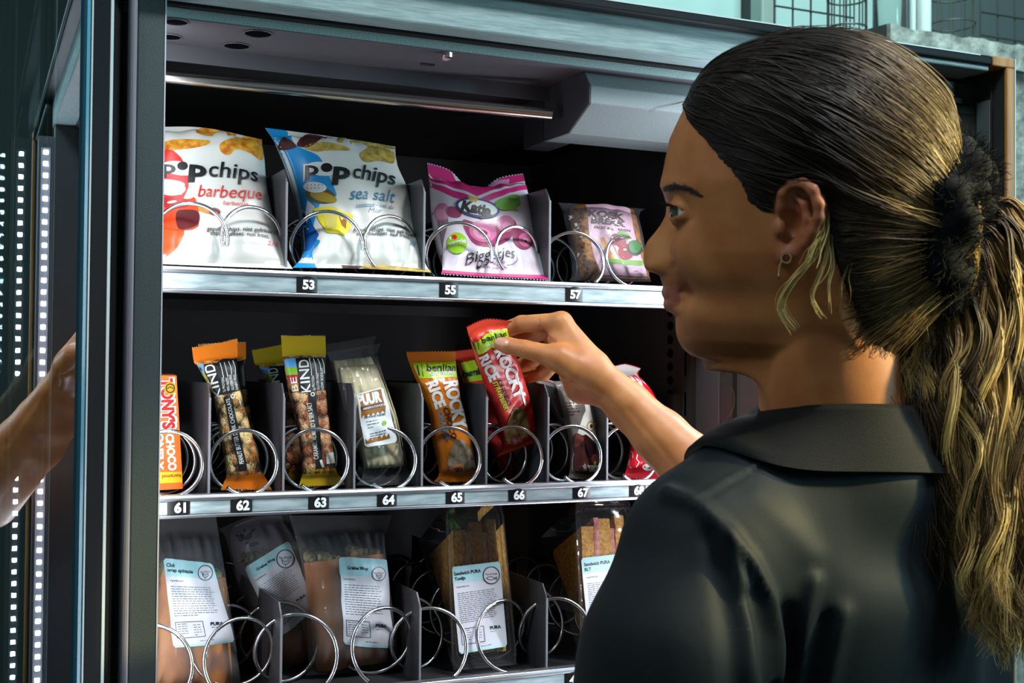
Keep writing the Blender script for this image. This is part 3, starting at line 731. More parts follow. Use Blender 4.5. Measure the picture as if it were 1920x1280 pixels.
p.fill(pm('maroon_brown', (70,36,38)), [(520,278),(530,258),(542,262),(556,274),(545,280),(530,282)], 2); p.fill(pm('maroon_brown', (70,36,38)), [(556,272),(575,252),(612,258),(600,262),(578,276)], 2)
p.fill(CHIP2, [(570,276),(600,266),(640,272),(655,282),(620,282),(590,284)], 2); p.fill(CHIP2, [(618,262),(660,260),(735,275),(738,280),(690,275),(640,268)], 2); p.fill(CHIP2, [(675,288),(700,276),(736,284),(738,306),(712,302),(685,304)], 2)
p.fill(pm('maroon_brown', (70,36,38)), [(640,497),(680,499),(672,507),(642,506)], 2); p.fill(CHIP2, [(690,495),(750,500),(806,506),(806,511),(735,510),(680,507)], 2)
p.oval(WHT, 604, 317, 32, 13, 5, 3); p.text(WHT, 'p', (568,315), (600,316), 26, 4, bold=0.10); p.text(BLK, 'p', (571,315), (597,316), 25, 5, bold=0.03)
p.oval(BLK, 612, 315, 11, 8.5, 0, 5); p.text(BLK, 'p', (625,318), (657,321), 30, 5, bold=0.045); p.text(BLK, 'chips', (662,318), (741,334), 28, 5, bold=0.012)
p.oval(pm('shaker_brown', (96,74,22)), 600, 366, 29, 15, 12, 3); p.oval(pm('shaker_gold', (168,140,40)), 606, 370, 26, 9, 14, 4); p.oval(pm('shaker_top', (222,222,220)), 590, 352, 22, 10, 4, 5)
for k in range(9): p.oval(BLK, 576+(k % 5)*7, 348+(k//5)*6, 1.3, 0.9, 0, 6, n=8)
p.fill(WHT, [(576,376),(590,388),(585,400),(574,420),(572,400)], 3)
YEL = pm('yellow_salt', (226,208,40)); p.fill(YEL, [(586,392),(622,388),(662,404),(656,430),(645,443),(612,436),(600,418)], 4); p.fill(pm('yellow_pale', (214,196,98)), [(604,396),(632,392),(630,428),(612,430)], 5); p.fill(pm('yellow_brown', (150,84,24)), [(632,398),(640,414),(650,406),(648,430),(640,422)], 5)
for k in range(14): p.oval(WHT, 564+random.random()*20, 392+random.random()*40, 1.6, 1.2, 0, 4, n=8)
TEAL = pm('teal_ink', (20,120,160)); p.text(TEAL, 'sea salt', (655,360), (739,366), 22, 5, shear=0.15); p.text(TEAL, 'zeezout · sel de', (666,382), (738,386), 8, 5, shear=0.15); p.text(TEAL, 'Mer', (691,393), (717,395), 9, 5, shear=0.15)
p.text(INK, 'gepofte chips. niet gefrituurd', (668,422), (780,438), 8, 5, bold=0.01); p.text(INK, 'chips soufflées. non frites.', (670,433), (769,442), 8, 5, bold=0.01); p.text(TEAL, '23g', (768,455), (779,458), 7, 5)
p.done('chips_bag', 'white and blue sea salt chips bag on the top shelf above tag 53', 'chips bag', 'bags of chips')

# ------------------------------------------------------------------ top shelf: pink sweets bag
PKW = mat('pink_white_foil', lin(212,198,210), 0.3, bump=0.2, bscale=60)
p = Pack([(0, 0.012, [(827,512),(880,516),(930,519),(980,521),(1028,524)]), (.07, 0.036, [(829,498),(880,502),(928,505),(975,507),(1020,508)]), (.30, 0.066, [(818,455),(870,456),(918,458),(962,459),(1004,458)]),
          (.58, 0.078, [(810,406),(860,405),(904,407),(950,406),(993,402)]), (.80, 0.085, [(806,356),(850,362),(895,371),(940,364),(987,358)]), (1, 0.094, [(801,307),(845,322),(889,363),(935,336),(981,327)])],
         0.026, PKW, seed=5, wr=0.0015, seal=(0.05, 0.13)); p.mesh(72, 66, teeth=1, tl=0.0022)
p.fill(MAG, [(799,300),(845,310),(889,350),(935,326),(985,322),(986,342),(940,352),(895,368),(850,352),(804,338)], 1); p.fill(MAG, [(804,342),(850,357),(895,374),(940,357),(987,347),(988,362),(940,368),(893,384),(850,370),(806,352)], 1)
p.line(WHT, [(802,326),(825,336),(850,344)], 3, 2); p.line(WHT, [(930,352),(955,346),(986,341)], 3, 2)
p.fill(pm('tab_pink', (222,140,180)), [(918,348),(955,336),(957,344),(920,356)], 3); p.text(MAG, 'Zuiver hier', (922,351), (950,342), 4, 4)
CAN = pm('candy_rose', (196,110,148), 0.25); CAN2 = pm('candy_dark', (150,62,98), 0.25); CAN3 = pm('candy_light', (214,140,172), 0.25)
p.fill(pm('window_shade', (128,104,122)), [(809,400),(840,410),(832,450),(826,505),(817,470)], 1)
p.oval(CAN, 828, 398, 15, 17, 15, 2); p.oval(CAN2, 850, 398, 16, 10, 20, 3); p.oval(CAN3, 826, 402, 10, 10, 0, 3)
p.fill(CAN2, [(868,412),(905,420),(950,408),(968,420),(958,446),(930,462),(895,460),(876,440)], 2); p.oval(CAN, 905, 434, 26, 20, 15, 3); p.oval(CAN3, 903, 438, 17, 11, 15, 4); p.oval(CAN2, 905, 437, 9, 5, 15, 5); p.oval(CAN, 948, 420, 16, 16, 20, 3); p.oval(CAN3, 950, 424, 9, 7, 10, 4)
p.oval(CAN2, 980, 447, 18, 22, -30, 3); p.oval(CAN, 984, 450, 12, 13, -20, 4); p.oval(CAN3, 985, 453, 6, 5, 0, 5); p.oval(CAN2, 985, 453, 3, 2.4, 0, 6)
PUR = pm('royal_purple', (58,34,120)); p.oval(PUR, 895, 391, 42, 18, 10, 7); p.oval(WHT, 895, 391, 37, 14, 10, 8); p.text(BLK, 'Katja', (866,386), (922,397), 20, 9, bold=0.055)
p.text(GOLD, 'W', (876,374), (897,377), 9, 9, bold=0.08); p.oval(GOLD, 886, 374, 10, 4, 10, 8)
GRN = pm('leaf_green', (104,160,30)); p.oval(GRN, 952, 383, 24, 12, -6, 7); p.oval(GRN, 962, 374, 13, 8, -10, 7); p.fill(GRN, [(964,390),(972,397),(957,393)], 7); p.lines(LIME, [(937,380),(968,377),(968,390),(938,392)], 3, 1.0, 3)
p.oval(pm('lime_badge', (140,184,36)), 856, 457, 19, 20, 0, 7); p.oval(RED, 851, 446, 5, 4.4, 0, 8, n=12); p.text(WHT, 'veggie', (840,457), (873,450), 9, 8, bold=0.02); p.text(WHT, 'I', (842,448), (845,447), 6, 8); p.lines(WHT, [(845,464),(868,462),(866,470),(848,472)], 2, 1.0, 5)
p.text(BLK, 'Biggetjes', (875,482), (968,470), 22, 6, bold=-0.005, shear=0.3); p.text(BLK, 'Zachte gums', (908,494), (946,495), 6, 6, shear=0.25); p.text(BLK, 'met echt vruchtensap', (900,502), (951,504), 5, 6, shear=0.25)
p.line(BLK, [(968,478),(970,488),(962,496),(950,498)], 1.0, 6)
p.fill(MAG, [(827,506),(930,513),(1026,516),(1030,526),(930,521),(826,514)], 2)
p.done('sweets_bag', 'pink topped sweets bag with scalloped edge standing above tag 55', 'sweets bag')

# ------------------------------------------------------------------ top shelf: fruit biscuit pack
COOK = noise_mat('oat_biscuit', lin(176,112,40), lin(96,54,20), 220, 0.5, bump=0.6, lo=0.4, hi=0.7)
FILM = film_mat('clear_film', haze=0.045, bump=0.9)
p = Pack([(0, 0.050, [(1088,524),(1152,526),(1217,527)]), (.08, 0.046, [(1088,512),(1152,514),(1214,516)]), (.5, 0.054, [(1078,458),(1136,458),(1200,460)]), (.93, 0.064, [(1070,395),(1128,394),(1188,402)]), (1, 0.066, [(1068,388),(1126,386),(1187,396)])],
         0.014, COOK, seed=8, wr=0.0006, pu=0.3, pv=0.3, seal=(0.01, 0.01)); p.mesh(36, 40)
PNK = pm('pale_pink_paper', (222,180,196)); BRN = pm('dark_brown', (74,38,24))
p.fill(PNK, [(1095,384),(1140,387),(1181,392),(1186,420),(1198,470),(1210,527),(1165,526),(1121,524),(1114,480),(1104,430)], 1)
p.text(BRN, 'KOEK', (1103,397), (1172,406), 12, 3, bold=0.05); p.text(BRN, 'BREAK', (1108,411), (1174,419), 11, 3, bold=0.05); p.text(BRN, 'FRUIT & GRANEN', (1112,425), (1180,432), 5, 3, bold=0.02)
p.oval(pm('cherry', (150,24,34)), 1153, 449, 10, 11, 0, 3); p.oval(pm('cherry', (150,24,34)), 1174, 472, 15, 15, 0, 4); p.oval(pm('cherry', (150,24,34)), 1165, 455, 9, 9, 0, 4); p.oval(WHT, 1171, 468, 3, 2, 0, 5, n=10); p.oval(GRN, 1169, 442, 13, 7, 20, 4); p.oval(DGRN, 1190, 465, 13, 15, -30, 5); p.oval(pm('leafmid', (52,120,44)), 1189, 463, 11, 12, -30, 6)
p.line(GRN, [(1140,489),(1175,492),(1206,494)], 9, 3); p.line(CHIP, [(1128,445),(1140,470),(1150,492)], 9, 2); p.line(CHIP2, [(1140,430),(1155,470),(1175,510)], 2, 3); p.lines(INK, [(1188,505),(1204,506),(1204,512),(1189,511)], 1, 1.2, 2)
for k in range(16): p.oval(BRN, 1078+k*0.9+random.random()*14, 392+k*8, 3.2, 2.6, 0, 1, n=9)
o = p.done('biscuit_pack', 'fruit biscuit in clear film with pale pink paper band above tag 57', 'biscuit pack')
p2 = Pack([(0, 0.040, [(1066,526),(1150,528),(1222,529)]), (.06, 0.040, [(1072,515),(1150,518),(1218,520)]), (.5, 0.048, [(1066,458),(1134,458),(1206,462)]), (.93, 0.058, [(1054,396),(1124,392),(1198,404)]), (1, 0.060, [(1046,380),(1120,384),(1210,392)])], 0.017, FILM, seed=9, wr=0.002, seal=(0.04, 0.06)); p2.mesh(36, 40, back=False); p2.done('film_wrap', parent=o)

# ------------------------------------------------------------------ middle shelf: orange chocolate box
BX = pm('box_orange', (232,106,26), 0.45)
p = Pack([(0, 0.042, [(262,921),(343,916)]), (1, 0.064, [(258,703),(331,704)])], 0.0004, BX, smooth=False, wr=0, seal=(0, 0)); p.mesh(24, 50, back=False)
A = [onY(x, y, Y) for x, y, Y in ((262,921,.042),(343,916,.042),(331,704,.064),(258,703,.064))]; B_ = [q+np.array([0.0,.016,.0015]) for q in A]
p.mb.add(A+B_, [(0,1,2,3)[::-1], (4,5,6,7), (1,5,6,2), (3,2,6,7), (0,3,7,4), (0,4,5,1)], p.ix(BX)); p.mb.f.pop(-6); p.mb.m.pop(-6)
YB_ = pm('box_yellow', (240,190,20), 0.45); p.fill(YB_, [(262,886),(340,884),(342,904),(262,908)], 1); p.text(pm('box_redtext', (150,30,20)), 'karamel zeezout', (339,892), (264,896), 7, 3, bold=0.01)
p.text(WHT, "TONY'S", (313,707), (317,806), 25, 2, bold=0.12); p.text(pm('box_red', (176,30,28)), "TONY'S", (313,709), (317,804), 22, 3, bold=0.05)
p.text(WHT, 'CHOCO', (318,813), (324,882), 15, 3, bold=0.05); p.text(WHT, 'LONELY', (300,802), (300,881), 13, 3, bold=0.05)
p.oval(GOLD, 319, 728, 12, 12, 0, 4); p.oval(BRN, 319, 728, 9, 9, 0, 5, inner=0.75); p.line(BRN, [(313,729),(319,725),(325,729)], 2, 5)
p.done('chocolate_box', 'orange chocolate bar box above tag 61 half hidden by the jamb', 'chocolate bar')

# ------------------------------------------------------------------ nut bars
NUT1 = nut_mat('roasted_peanuts', (0.025,0.012,0.006), lin(176,112,50), lin(250,220,150), 105)
NUT2 = nut_mat('caramel_almonds', (0.05,0.016,0.008), lin(160,84,50), lin(232,180,130), 120)
SBL = pm('sky_blue', (90,160,220)); SGR = pm('bright_green', (130,180,30)); SRD = pm('wine_red', (170,24,40)); OR2 = pm('orange_fin', (240,124,26), 0.3); GD2 = pm('gold_fin', (184,150,18), 0.28)
def kind_bar(rows, nut, fin, kc, white_word, word_px, kw, kpx, kh, label, squares, seed, stripe=None, stripes=None, dark=1.0, extra=None, grp='nut bars'):
    p = Pack(rows, 0.0085, nut, seed=seed, wr=0.0005, pu=0.4, pv=0.35, seal=(0.10, 0.13)); p.mesh(36, 70, teeth=1, tl=0.0012)
    for q in fin[1]: p.fill(fin[0], q, 1)
    p.fill(BLK, kc, 2)
    if stripe: p.fill(BLK, stripe, 2)
    for c, q in squares: p.fill(c, q, 3)
    p.text(WHT, kw, kpx[0], kpx[1], kh, 4, bold=0.012)
    if stripes:
        for st in stripes: p.line(WHT, st, 1.3, 4)
    if white_word: p.text(WHT, white_word, word_px[0], word_px[1], 8.5, 4, bold=0.008)
    if extra: extra(p)
    return p.done('nut_bar', label, 'snack bar', grp)
def ex1(p):
    for i, (w, a, b) in enumerate((('7g PROTEIN', (420,735), (417,708)), ('40% NUTS', (428,733), (425,708)), ('GLUTEN FREE', (436,731), (431,702)), ('DAIRY FREE', (444,730), (439,702)))): p.text(WHT, w, a, b, 5, 4)
    p.oval(WHT, 436, 743, 4, 4, 0, 4, inner=0.6, n=14)
kind_bar([(0, 0.044, [(414,917),(462,917),(510,918)]), (.07, 0.044, [(420,903),(462,902),(502,902)]), (.12, 0.043, [(424,886),(460,884),(492,882)]), (.40, 0.049, [(412,815),(442,813),(471,810)]), (.64, 0.056, [(399,742),(425,738),(450,732)]), (.84, 0.064, [(370,686),(408,680),(444,676)]), (.87, 0.065, [(364,680),(404,674),(445,669)]), (1, 0.068, [(360,653),(402,645),(445,636)])],
    NUT1, (OR2, [[(356,650),(447,632),(446,675),(405,682),(366,686)], [(408,922),(514,922),(497,880),(460,884),(422,887)]]),
    [(366,684),(405,680),(446,674),(449,700),(452,732),(425,738),(398,744),(384,712)], 'PEANUT BUTTER DARK CHOCOLATE', ((453,873), (427,752)), 'KIND', ((408,742), (391,682)), 16,
    'nut bar with orange ends and black band standing above tag 62', [(SBL, [(366,684),(381,682),(384,700),(374,703)]), (SGR, [(374,703),(384,700),(389,714),(381,717)])], 21,
    stripe=[(419,744),(434,741),(463,882),(448,884)], stripes=[[(412,680),(416,694),(419,708)],[(420,679),(424,694),(427,706)],[(428,677),(433,690),(434,702)],[(436,676),(441,690),(441,702)]], extra=ex1)
def ex2(p):
    p.text(WHT, 'BE', (553,734), (549,708), 12, 4, bold=0.01); p.fill(WHT, [(611,850),(625,847),(627,868),(612,870)], 4); p.fill(SGR, [(625,847),(630,847),(632,868),(627,868)], 4); p.lines(INK, [(613,853),(624,851),(625,865),(614,867)], 4, 1.0, 3)
    for i, (w, a, b) in enumerate((('6g PROTEIN', (588,732), (586,705)), ('GLUTEN FREE', (596,731), (594,700)), ('LOW SODIUM', (604,730), (602,690)))): p.text(WHT, w, a, b, 5, 4)
    p.oval(WHT, 586, 739, 4, 4, 0, 4, inner=0.6, n=14); p.line(WHT, [(601,862),(606,876)], 5, 4)
kind_bar([(0, 0.044, [(560,911),(602,910),(646,908)]), (.07, 0.044, [(564,898),(602,897),(640,895)]), (.12, 0.043, [(566,882),(598,880),(630,879)]), (.40, 0.049, [(558,806),(588,805),(618,804)]), (.66, 0.056, [(541,734),(576,732),(610,730)]), (.85, 0.064, [(531,674),(570,672),(610,671)]), (.875, 0.065, [(529,668),(570,667),(611,667)]), (1, 0.068, [(527,630),(568,630),(610,630)])],
    NUT2, (GD2, [[(524,626),(613,626),(612,668),(570,670),(528,671)], [(554,916),(650,913),(632,878),(598,879),(565,881)]]),
    [(530,671),(570,670),(612,669),(612,731),(576,733),(540,736)], 'CARAMEL ALMOND & SEA SALT', ((594,860), (580,754)), 'KIND', ((573,733), (567,673)), 19,
    'nut bar with gold ends and black band standing above tag 63', [(SBL, [(530,671),(553,671),(556,688),(535,689)]), (SGR, [(535,689),(556,688),(558,702),(537,704)]), (SRD, [(537,704),(558,702),(559,718),(539,720)]), (pm('amber', (190,130,24)), [(539,720),(559,718),(560,734),(541,737)])], 22,
    stripe=[(577,733),(590,732),(605,878),(592,880)], stripes=[[(579,672),(583,690),(584,704)],[(587,672),(592,688),(593,700)],[(595,672),(600,684),(601,692)],[(603,672),(607,684),(608,700)]], extra=ex2)
kind_bar([(0, 0.117, [(528,905),(560,905),(598,904)]), (.12, 0.116, [(530,880),(560,878),(594,876)]), (.66, 0.130, [(506,736),(535,734),(566,730)]), (.82, 0.136, [(484,690),(520,686),(556,682)]), (.86, 0.137, [(478,684),(516,680),(552,676)]), (1, 0.140, [(472,657),(510,650),(548,642)])],
    NUT2, (GD2, [[(468,654),(552,640),(553,680),(516,684),(480,689)], [(524,912),(602,912),(596,878),(560,880),(530,882)]]), [(484,690),(520,686),(556,682),(566,731),(535,735),(505,737)], None, None, 'KIND', ((519,735), (510,686)), 17,
    'second nut bar with gold ends, behind the one above tag 63', [(SBL, [(486,690),(504,688),(508,700),(493,703)]), (SGR, [(493,703),(508,700),(513,714),(500,717)])], 23)
kind_bar([(0, 0.122, [(424,904),(460,904),(496,903)]), (.12, 0.122, [(428,880),(460,878),(490,876)]), (.66, 0.130, [(408,736),(436,732),(462,728)]), (.83, 0.136, [(384,684),(424,680),(461,676)]), (.86, 0.137, [(380,680),(420,674),(461,670)]), (1, 0.140, [(371,646),(416,644),(461,642)])],
    NUT1, (OR2, [[(368,642),(464,638),(464,674),(420,678),(378,684)], [(420,910),(500,910),(492,878),(460,880),(428,882)]]), [(384,684),(424,680),(463,676),(464,729),(436,733),(407,738)], None, None, 'KIND', ((422,735), (414,686)), 15,
    'second nut bar with orange ends, behind the one above tag 62', [], 24)

# ------------------------------------------------------------------ pale bar in clear film
CREAM = noise_mat('yoghurt_coating', lin(214,200,140), lin(226,214,168), 40, 0.45, bump=0.15)
def puur(dx, dy, Y0, label, seed, lab):
    q = lambda pts: [(x+dx, y+dy) for x, y in pts]
    p = Pack([(0, Y0+.018, q([(686,878),(722,877),(757,874)])), (.5, Y0+.026, q([(655,790),(696,786),(738,782)])), (1, Y0+.042, q([(634,690),(668,686),(702,682)]))], 0.010, CREAM, seed=seed, wr=0.0008, pu=0.25, pv=0.2, seal=(0.0, 0.0)); p.mesh(30, 40)
    o = p.done('yoghurt_bar', label, 'snack bar', 'pale bars in clear film')
    f = Pack([(0, Y0+.008, q([(668,908),(724,908),(782,906)])), (.10, Y0+.010, q([(680,882),(722,882),(764,879)])), (.45, Y0+.014, q([(654,800),(696,796),(744,790)])), (.80, Y0+.030, q([(626,692),(668,688),(710,682)])), (.86, Y0+.034, q([(620,676),(664,672),(707,664)])), (1, Y0+.036, q([(612,662),(662,654),(713,645)]))], 0.013, FILM, seed=seed+3, wr=0.0016, pu=0.4, pv=0.4, seal=(0.10, 0.16)); f.mesh(36, 56, back=False, teeth=1)
    if lab:
        LB = pm('label_cream', (224,226,228)); BR2 = pm('label_brown', (150,94,30))
        f.fill(LB, [(668,739),(713,726),(719,728),(744,824),(741,829),(690,838),(684,835)], 1); f.fill(BR2, [(671,740),(714,729),(721,757),(678,768)], 2)
        f.text(WHT, 'PUUR', (670,751), (714,742), 19, 3, bold=0.06); f.fill(BRN, [(676,763),(718,754),(720,762),(678,771)], 3); f.text(WHT, 'AMANDEN & YOGHURT', (679,767), (718,758), 4, 4, bold=0.02)
        def zig(y0, y1, n, up):
            P = []
            for k in range(n+1): P.append((676+k*44/n+(y0-765)*0.14, y0-k*10/n+(0 if k % 2 else up)))
            P += [(722+(y1-765)*0.14, y1-11), (677+(y1-765)*0.14, y1)]
            return P
        f.fill(BR2, zig(778, 770, 10, 6)[::-1], 3); f.fill(BR2, zig(828, 832, 10, -6), 3)
        f.text(INK, 'PUUR NATUURLIJK INGREDIËNT', (682,783), (722,776), 4, 3, bold=0.02); f.lines(INK, [(686,788),(712,783),(714,800),(690,805)], 3, 1.2, 4); f.oval(GRN, 720, 793, 4.5, 4.5, 0, 4, n=12); f.lines(INK, [(692,812),(726,803),(729,818),(696,824)], 3, 1.5, 6)
    f.done('film_wrap', parent=o)
puur(0, 0, .028, 'pale yoghurt bar in clear film with brown and white label above tag 64', 31, True)
puur(-8, -14, .095, 'second pale bar in clear film, behind the labelled one above tag 64', 37, False)

# ------------------------------------------------------------------ rice bars
BRO = pm('bar_orange', (206,112,20), 0.3); BRR = pm('bar_red', (206,48,40), 0.3); FINO = pm('fin_orange', (232,126,22), 0.3); FINR = pm('fin_red', (222,66,44), 0.3)
FOIL1 = noise_mat('crinkled_silver_window', lin(120,92,66), lin(206,190,168), 90, 0.25, metal=0.35, bump=0.7); FOIL2 = noise_mat('crinkled_gold_window', lin(96,74,32), lin(206,186,120), 90, 0.25, metal=0.35, bump=0.7)
p = Pack([(0, 0.044, [(814,902),(860,902),(908,901)]), (.08, 0.043, [(823,884),(858,882),(895,880)]), (.30, 0.046, [(812,828),(846,826),(881,824)]), (.55, 0.051, [(803,764),(834,762),(864,759)]), (.80, 0.058, [(779,708),(817,706),(856,704)]), (.93, 0.065, [(766,677),(810,676),(854,675)]), (1, 0.067, [(762,661),(808,660),(855,660)])], 0.011, BRO, seed=41, wr=0.0009, pu=0.42, pv=0.35, seal=(0.07, 0.08)); p.mesh(36, 64, teeth=1)
p.fill(FINO, [(758,656),(858,656),(856,676),(810,677),(765,678)], 1); p.fill(FINO, [(808,906),(912,906),(896,881),(858,884),(822,886)], 1)
p.fill(LIME, [(767,679),(810,678),(855,677),(857,707),(817,709),(779,711)], 2); p.text(DGRN, 'benlian', (802,688), (854,689), 13, 4, bold=0.02); p.text(WHT, 'GLUTEN FREE', (807,700), (855,698), 6, 4, bold=0.04); p.line(DGRN, [(782,685),(786,704)], 3, 4); p.line(DGRN, [(790,682),(793,706)], 1.2, 4)
p.text(WHT, 'ROCKY', (844,712), (864,802), 22, 4, bold=0.05); p.text(WHT, 'RICE', (809,714), (828,763), 20, 4, bold=0.05); p.text(BRN, 'CHOCO', (834,764), (853,822), 10, 4, bold=0.03); p.text(pm('steel_blue', (108,140,168)), 'ORANGE', (824,772), (841,824), 9, 4, bold=0.03); p.text(BRN, 'RICE BAR', (826,802), (838,830), 5, 4)
p.fill(FOIL1, [(852,826),(868,822),(884,846),(893,879),(875,882),(846,884),(838,868),(843,845)], 3); p.fill(pm('badge_orange', (232,150,84)), [(848,872),(866,869),(870,873),(868,887),(850,889),(847,886)], 5); p.text(INK, '93', (852,881), (866,879), 9, 6, bold=0.03)
p.fill(WHT, [(862,735),(865,735),(873,790),(870,792)], 5)
p.done('rice_bar', 'orange rice bar with lime band standing above tag 65', 'snack bar', 'rice bars')

def straw(rows, seed, label, full=True):
    p = Pack(rows, 0.011, BRR, seed=seed, wr=0.0010, pu=0.42, pv=0.35, seal=(0.06, 0.09)); p.mesh(36, 64, teeth=1)
    return p
p = straw([(0, .050, [(932,855),(968,842),(1009,826)]), (.08, .050, [(944,836),(974,824),(1004,810)]), (.30, .043, [(930,780),(962,768),(994,756)]), (.55, .018, [(908,718),(944,708),(977,698)]), (.80, -.008, [(888,657),(922,650),(957,642)]), (.92, -.018, [(879,630),(914,616),(951,612)]), (1, -.021, [(875,614),(912,599),(960,603)])], 45, '')
p.fill(FINR, [(870,610),(912,590),(964,596),(950,616),(914,622),(880,636)], 1); p.fill(FINR, [(926,862),(1014,826),(1006,812),(974,826),(942,840)], 1)
p.fill(LIME, [(881,641),(914,624),(949,614),(957,643),(922,651),(887,660)], 2); p.text(DGRN, 'benlian', (903,637), (948,622), 12, 4, bold=0.02); p.text(WHT, 'GLUTEN FREE', (907,648), (952,636), 5, 4, bold=0.04); p.line(DGRN, [(886,640),(890,656)], 3, 4); p.line(DGRN, [(893,636),(897,655)], 1.2, 4)
p.text(WHT, 'ROCKY', (938,653), (979,746), 21, 4, bold=0.05); p.text(WHT, 'RICE', (905,665), (928,710), 20, 4, bold=0.05); p.text(BRN, 'CHOCO', (936,712), (956,760), 9, 4, bold=0.03); p.text(LIME, 'STRAWBERRY', (927,714), (951,772), 8.5, 4, bold=0.03); p.text(BRN, 'RICE BAR', (933,755), (944,784), 5, 4); p.text(BRN, 'GLUTEN FREE RICE BAR', (894,668), (907,720), 3, 4)
p.fill(FOIL2, [(964,762),(982,766),(990,790),(994,812),(975,822),(952,832),(946,812),(948,796)], 3); p.fill(pm('badge_red', (226,96,90)), [(957,817),(972,812),(977,816),(978,828),(962,834),(957,831)], 5); p.text(WHT, '93', (961,826), (974,821), 9, 6, bold=0.03); p.fill(WHT, [(965,697),(968,696),(986,757),(983,760)], 5); p.text(INK, 'UTZ', (983,763), (986,778), 6, 5)
HELD = p.done('rice_bar', 'red rice bar held between her thumb and fingers', 'snack bar', 'rice bars')
p = straw([(0, 0.112, [(930,896),(962,896),(1000,896)]), (.10, 0.112, [(936,876),(962,874),(990,872)]), (.5, 0.122, [(896,790),(926,788),(954,786)]), (.82, 0.134, [(862,696),(892,690),(922,688)]), (.9, 0.137, [(856,678),(886,672),(916,668)]), (1, 0.140, [(850,660),(882,656),(914,652)])], 47, '')
p.fill(FINR, [(846,656),(918,648),(918,670),(886,674),(856,680)], 1); p.fill(LIME, [(858,682),(920,674),(926,712),(866,720)], 2); p.text(DGRN, 'benlian', (868,700), (922,692), 12, 4, bold=0.05)
p.done('rice_bar', 'red rice bar standing behind the divider, behind the bar she holds', 'snack bar', 'rice bars')

# ------------------------------------------------------------------ dark chocolate pack, and the packs half hidden by her arm
GRYF = mat('grey_brown_foil', lin(112,104,100), 0.3, bump=0.2, bscale=80)
p = Pack([(0, 0.044, [(1064,894),(1102,897),(1142,898)]), (.07, 0.043, [(1068,884),(1102,886),(1134,886)]), (.3, 0.046, [(1070,838),(1096,838),(1123,836)]), (.6, 0.052, [(1058,775),(1084,774),(1110,772)]), (.92, 0.062, [(1044,728),(1070,726),(1098,724)]), (1, 0.064, [(1038,716),(1068,714),(1100,712)])], 0.011, GRYF, seed=51, wr=0.0010, pu=0.42, pv=0.35, seal=(0.07, 0.08)); p.mesh(34, 60, teeth=1)
p.fill(WHT, [(1088,740),(1102,745),(1112,790),(1124,838),(1134,885),(1070,884),(1072,860),(1078,828),(1088,795),(1098,770)], 1)
MAR = pm('chocolate_maroon', (74,34,36), 0.25); MA2 = pm('chocolate_light', (128,68,64), 0.25); MA3 = pm('chocolate_dark', (44,20,24), 0.25)
p.fill(MAR, [(1074,820),(1082,812),(1092,816),(1100,815),(1116,832),(1120,846),(1130,872),(1136,886),(1078,886),(1076,850)], 2); p.fill(MA2, [(1080,814),(1090,816),(1094,824),(1084,836),(1075,836)], 3); p.fill(MA3, [(1098,816),(1114,830),(1117,846),(1104,858),(1096,838)], 3); p.fill(MA2, [(1108,852),(1124,850),(1128,866),(1112,868)], 3)
p.oval(pm('seal_gold', (186,160,96)), 1107, 799, 8, 10, 0, 3); p.oval(WHT, 1107, 799, 5, 7, 0, 4); p.oval(BRN, 1108, 799, 3, 4, 0, 5, n=12)
p.lines(BRN, [(1060,752),(1088,752),(1092,778),(1064,780)], 5, 1.5, 7); p.fill(WHT, [(1101,872),(1122,872),(1124,884),(1103,885)], 4); p.fill(SBL, [(1113,877),(1122,877),(1123,883),(1114,884)], 5); p.oval(YEL, 1115, 868, 3, 4, 0, 5, n=10); p.line(WHT, [(1096,870),(1099,884)], 1.5, 4); p.line(WHT, [(1092,872),(1095,886)], 1.2, 4)
p.done('chocolate_pack', 'chocolate pack with dark chunks pictured on white, above tag 67', 'snack bar')
REDF = mat('bright_red_foil', lin(206,14,40), 0.22, bump=0.3, bscale=70)
p = Pack([(0, 0.044, [(1168,895),(1210,895),(1254,894)]), (.08, 0.043, [(1174,880),(1210,880),(1248,878)]), (.35, 0.048, [(1184,826),(1212,824),(1242,822)]), (.7, 0.058, [(1172,752),(1198,750),(1226,748)]), (.92, 0.066, [(1158,706),(1178,704),(1198,706)]), (1, 0.068, [(1150,688),(1174,684),(1201,691)])], 0.012, REDF, seed=53, wr=0.0012, pu=0.42, pv=0.35, seal=(0.07, 0.08)); p.mesh(34, 60, teeth=1)
p.fill(mat('print_grey_white', lin(200,196,190), 0.4), [(1145,680),(1205,684),(1204,720),(1216,760),(1180,764),(1166,740),(1152,700)], 1); p.lines(INK, [(1184,712),(1200,712),(1203,730),(1188,730)], 4, 1.3, 2)
p.line(WHT, [(1196,848),(1193,860),(1198,866),(1192,876)], 1.8, 3); p.line(WHT, [(1180,862),(1178,872),(1184,878)], 1.6, 3); p.oval(WHT, 1213, 876, 9, 6, 10, 3); p.text(INK, 'cal', (1207,876), (1219,877), 5, 4); p.line(WHT, [(1184,846),(1186,858)], 1.2, 3)
p.done('snack_bag', 'red snack bag with white top above tag 68 behind her forearm', 'snack bag')
p = Pack([(0, 0.112, [(1075,890),(1112,890),(1150,890)]), (.1, 0.112, [(1078,872),(1110,872),(1142,872)]), (.6, 0.124, [(1040,780),(1068,778),(1096,776)]), (.93, 0.134, [(1004,716),(1026,722),(1050,730)]), (1, 0.136, [(1000,703),(1024,710),(1048,718)])], 0.009, GRYF, seed=55, wr=0.001, seal=(0.07, 0.08)); p.mesh(30, 50)
p.fill(WHT, [(996,698),(1052,715),(1054,730),(1000,712)], 1); p.fill(RED, [(1004,707),(1046,720),(1047,724),(1006,712)], 2)
p.done('chocolate_pack', 'white and red topped pack lying behind the chocolate pack of tag 67', 'snack bar')

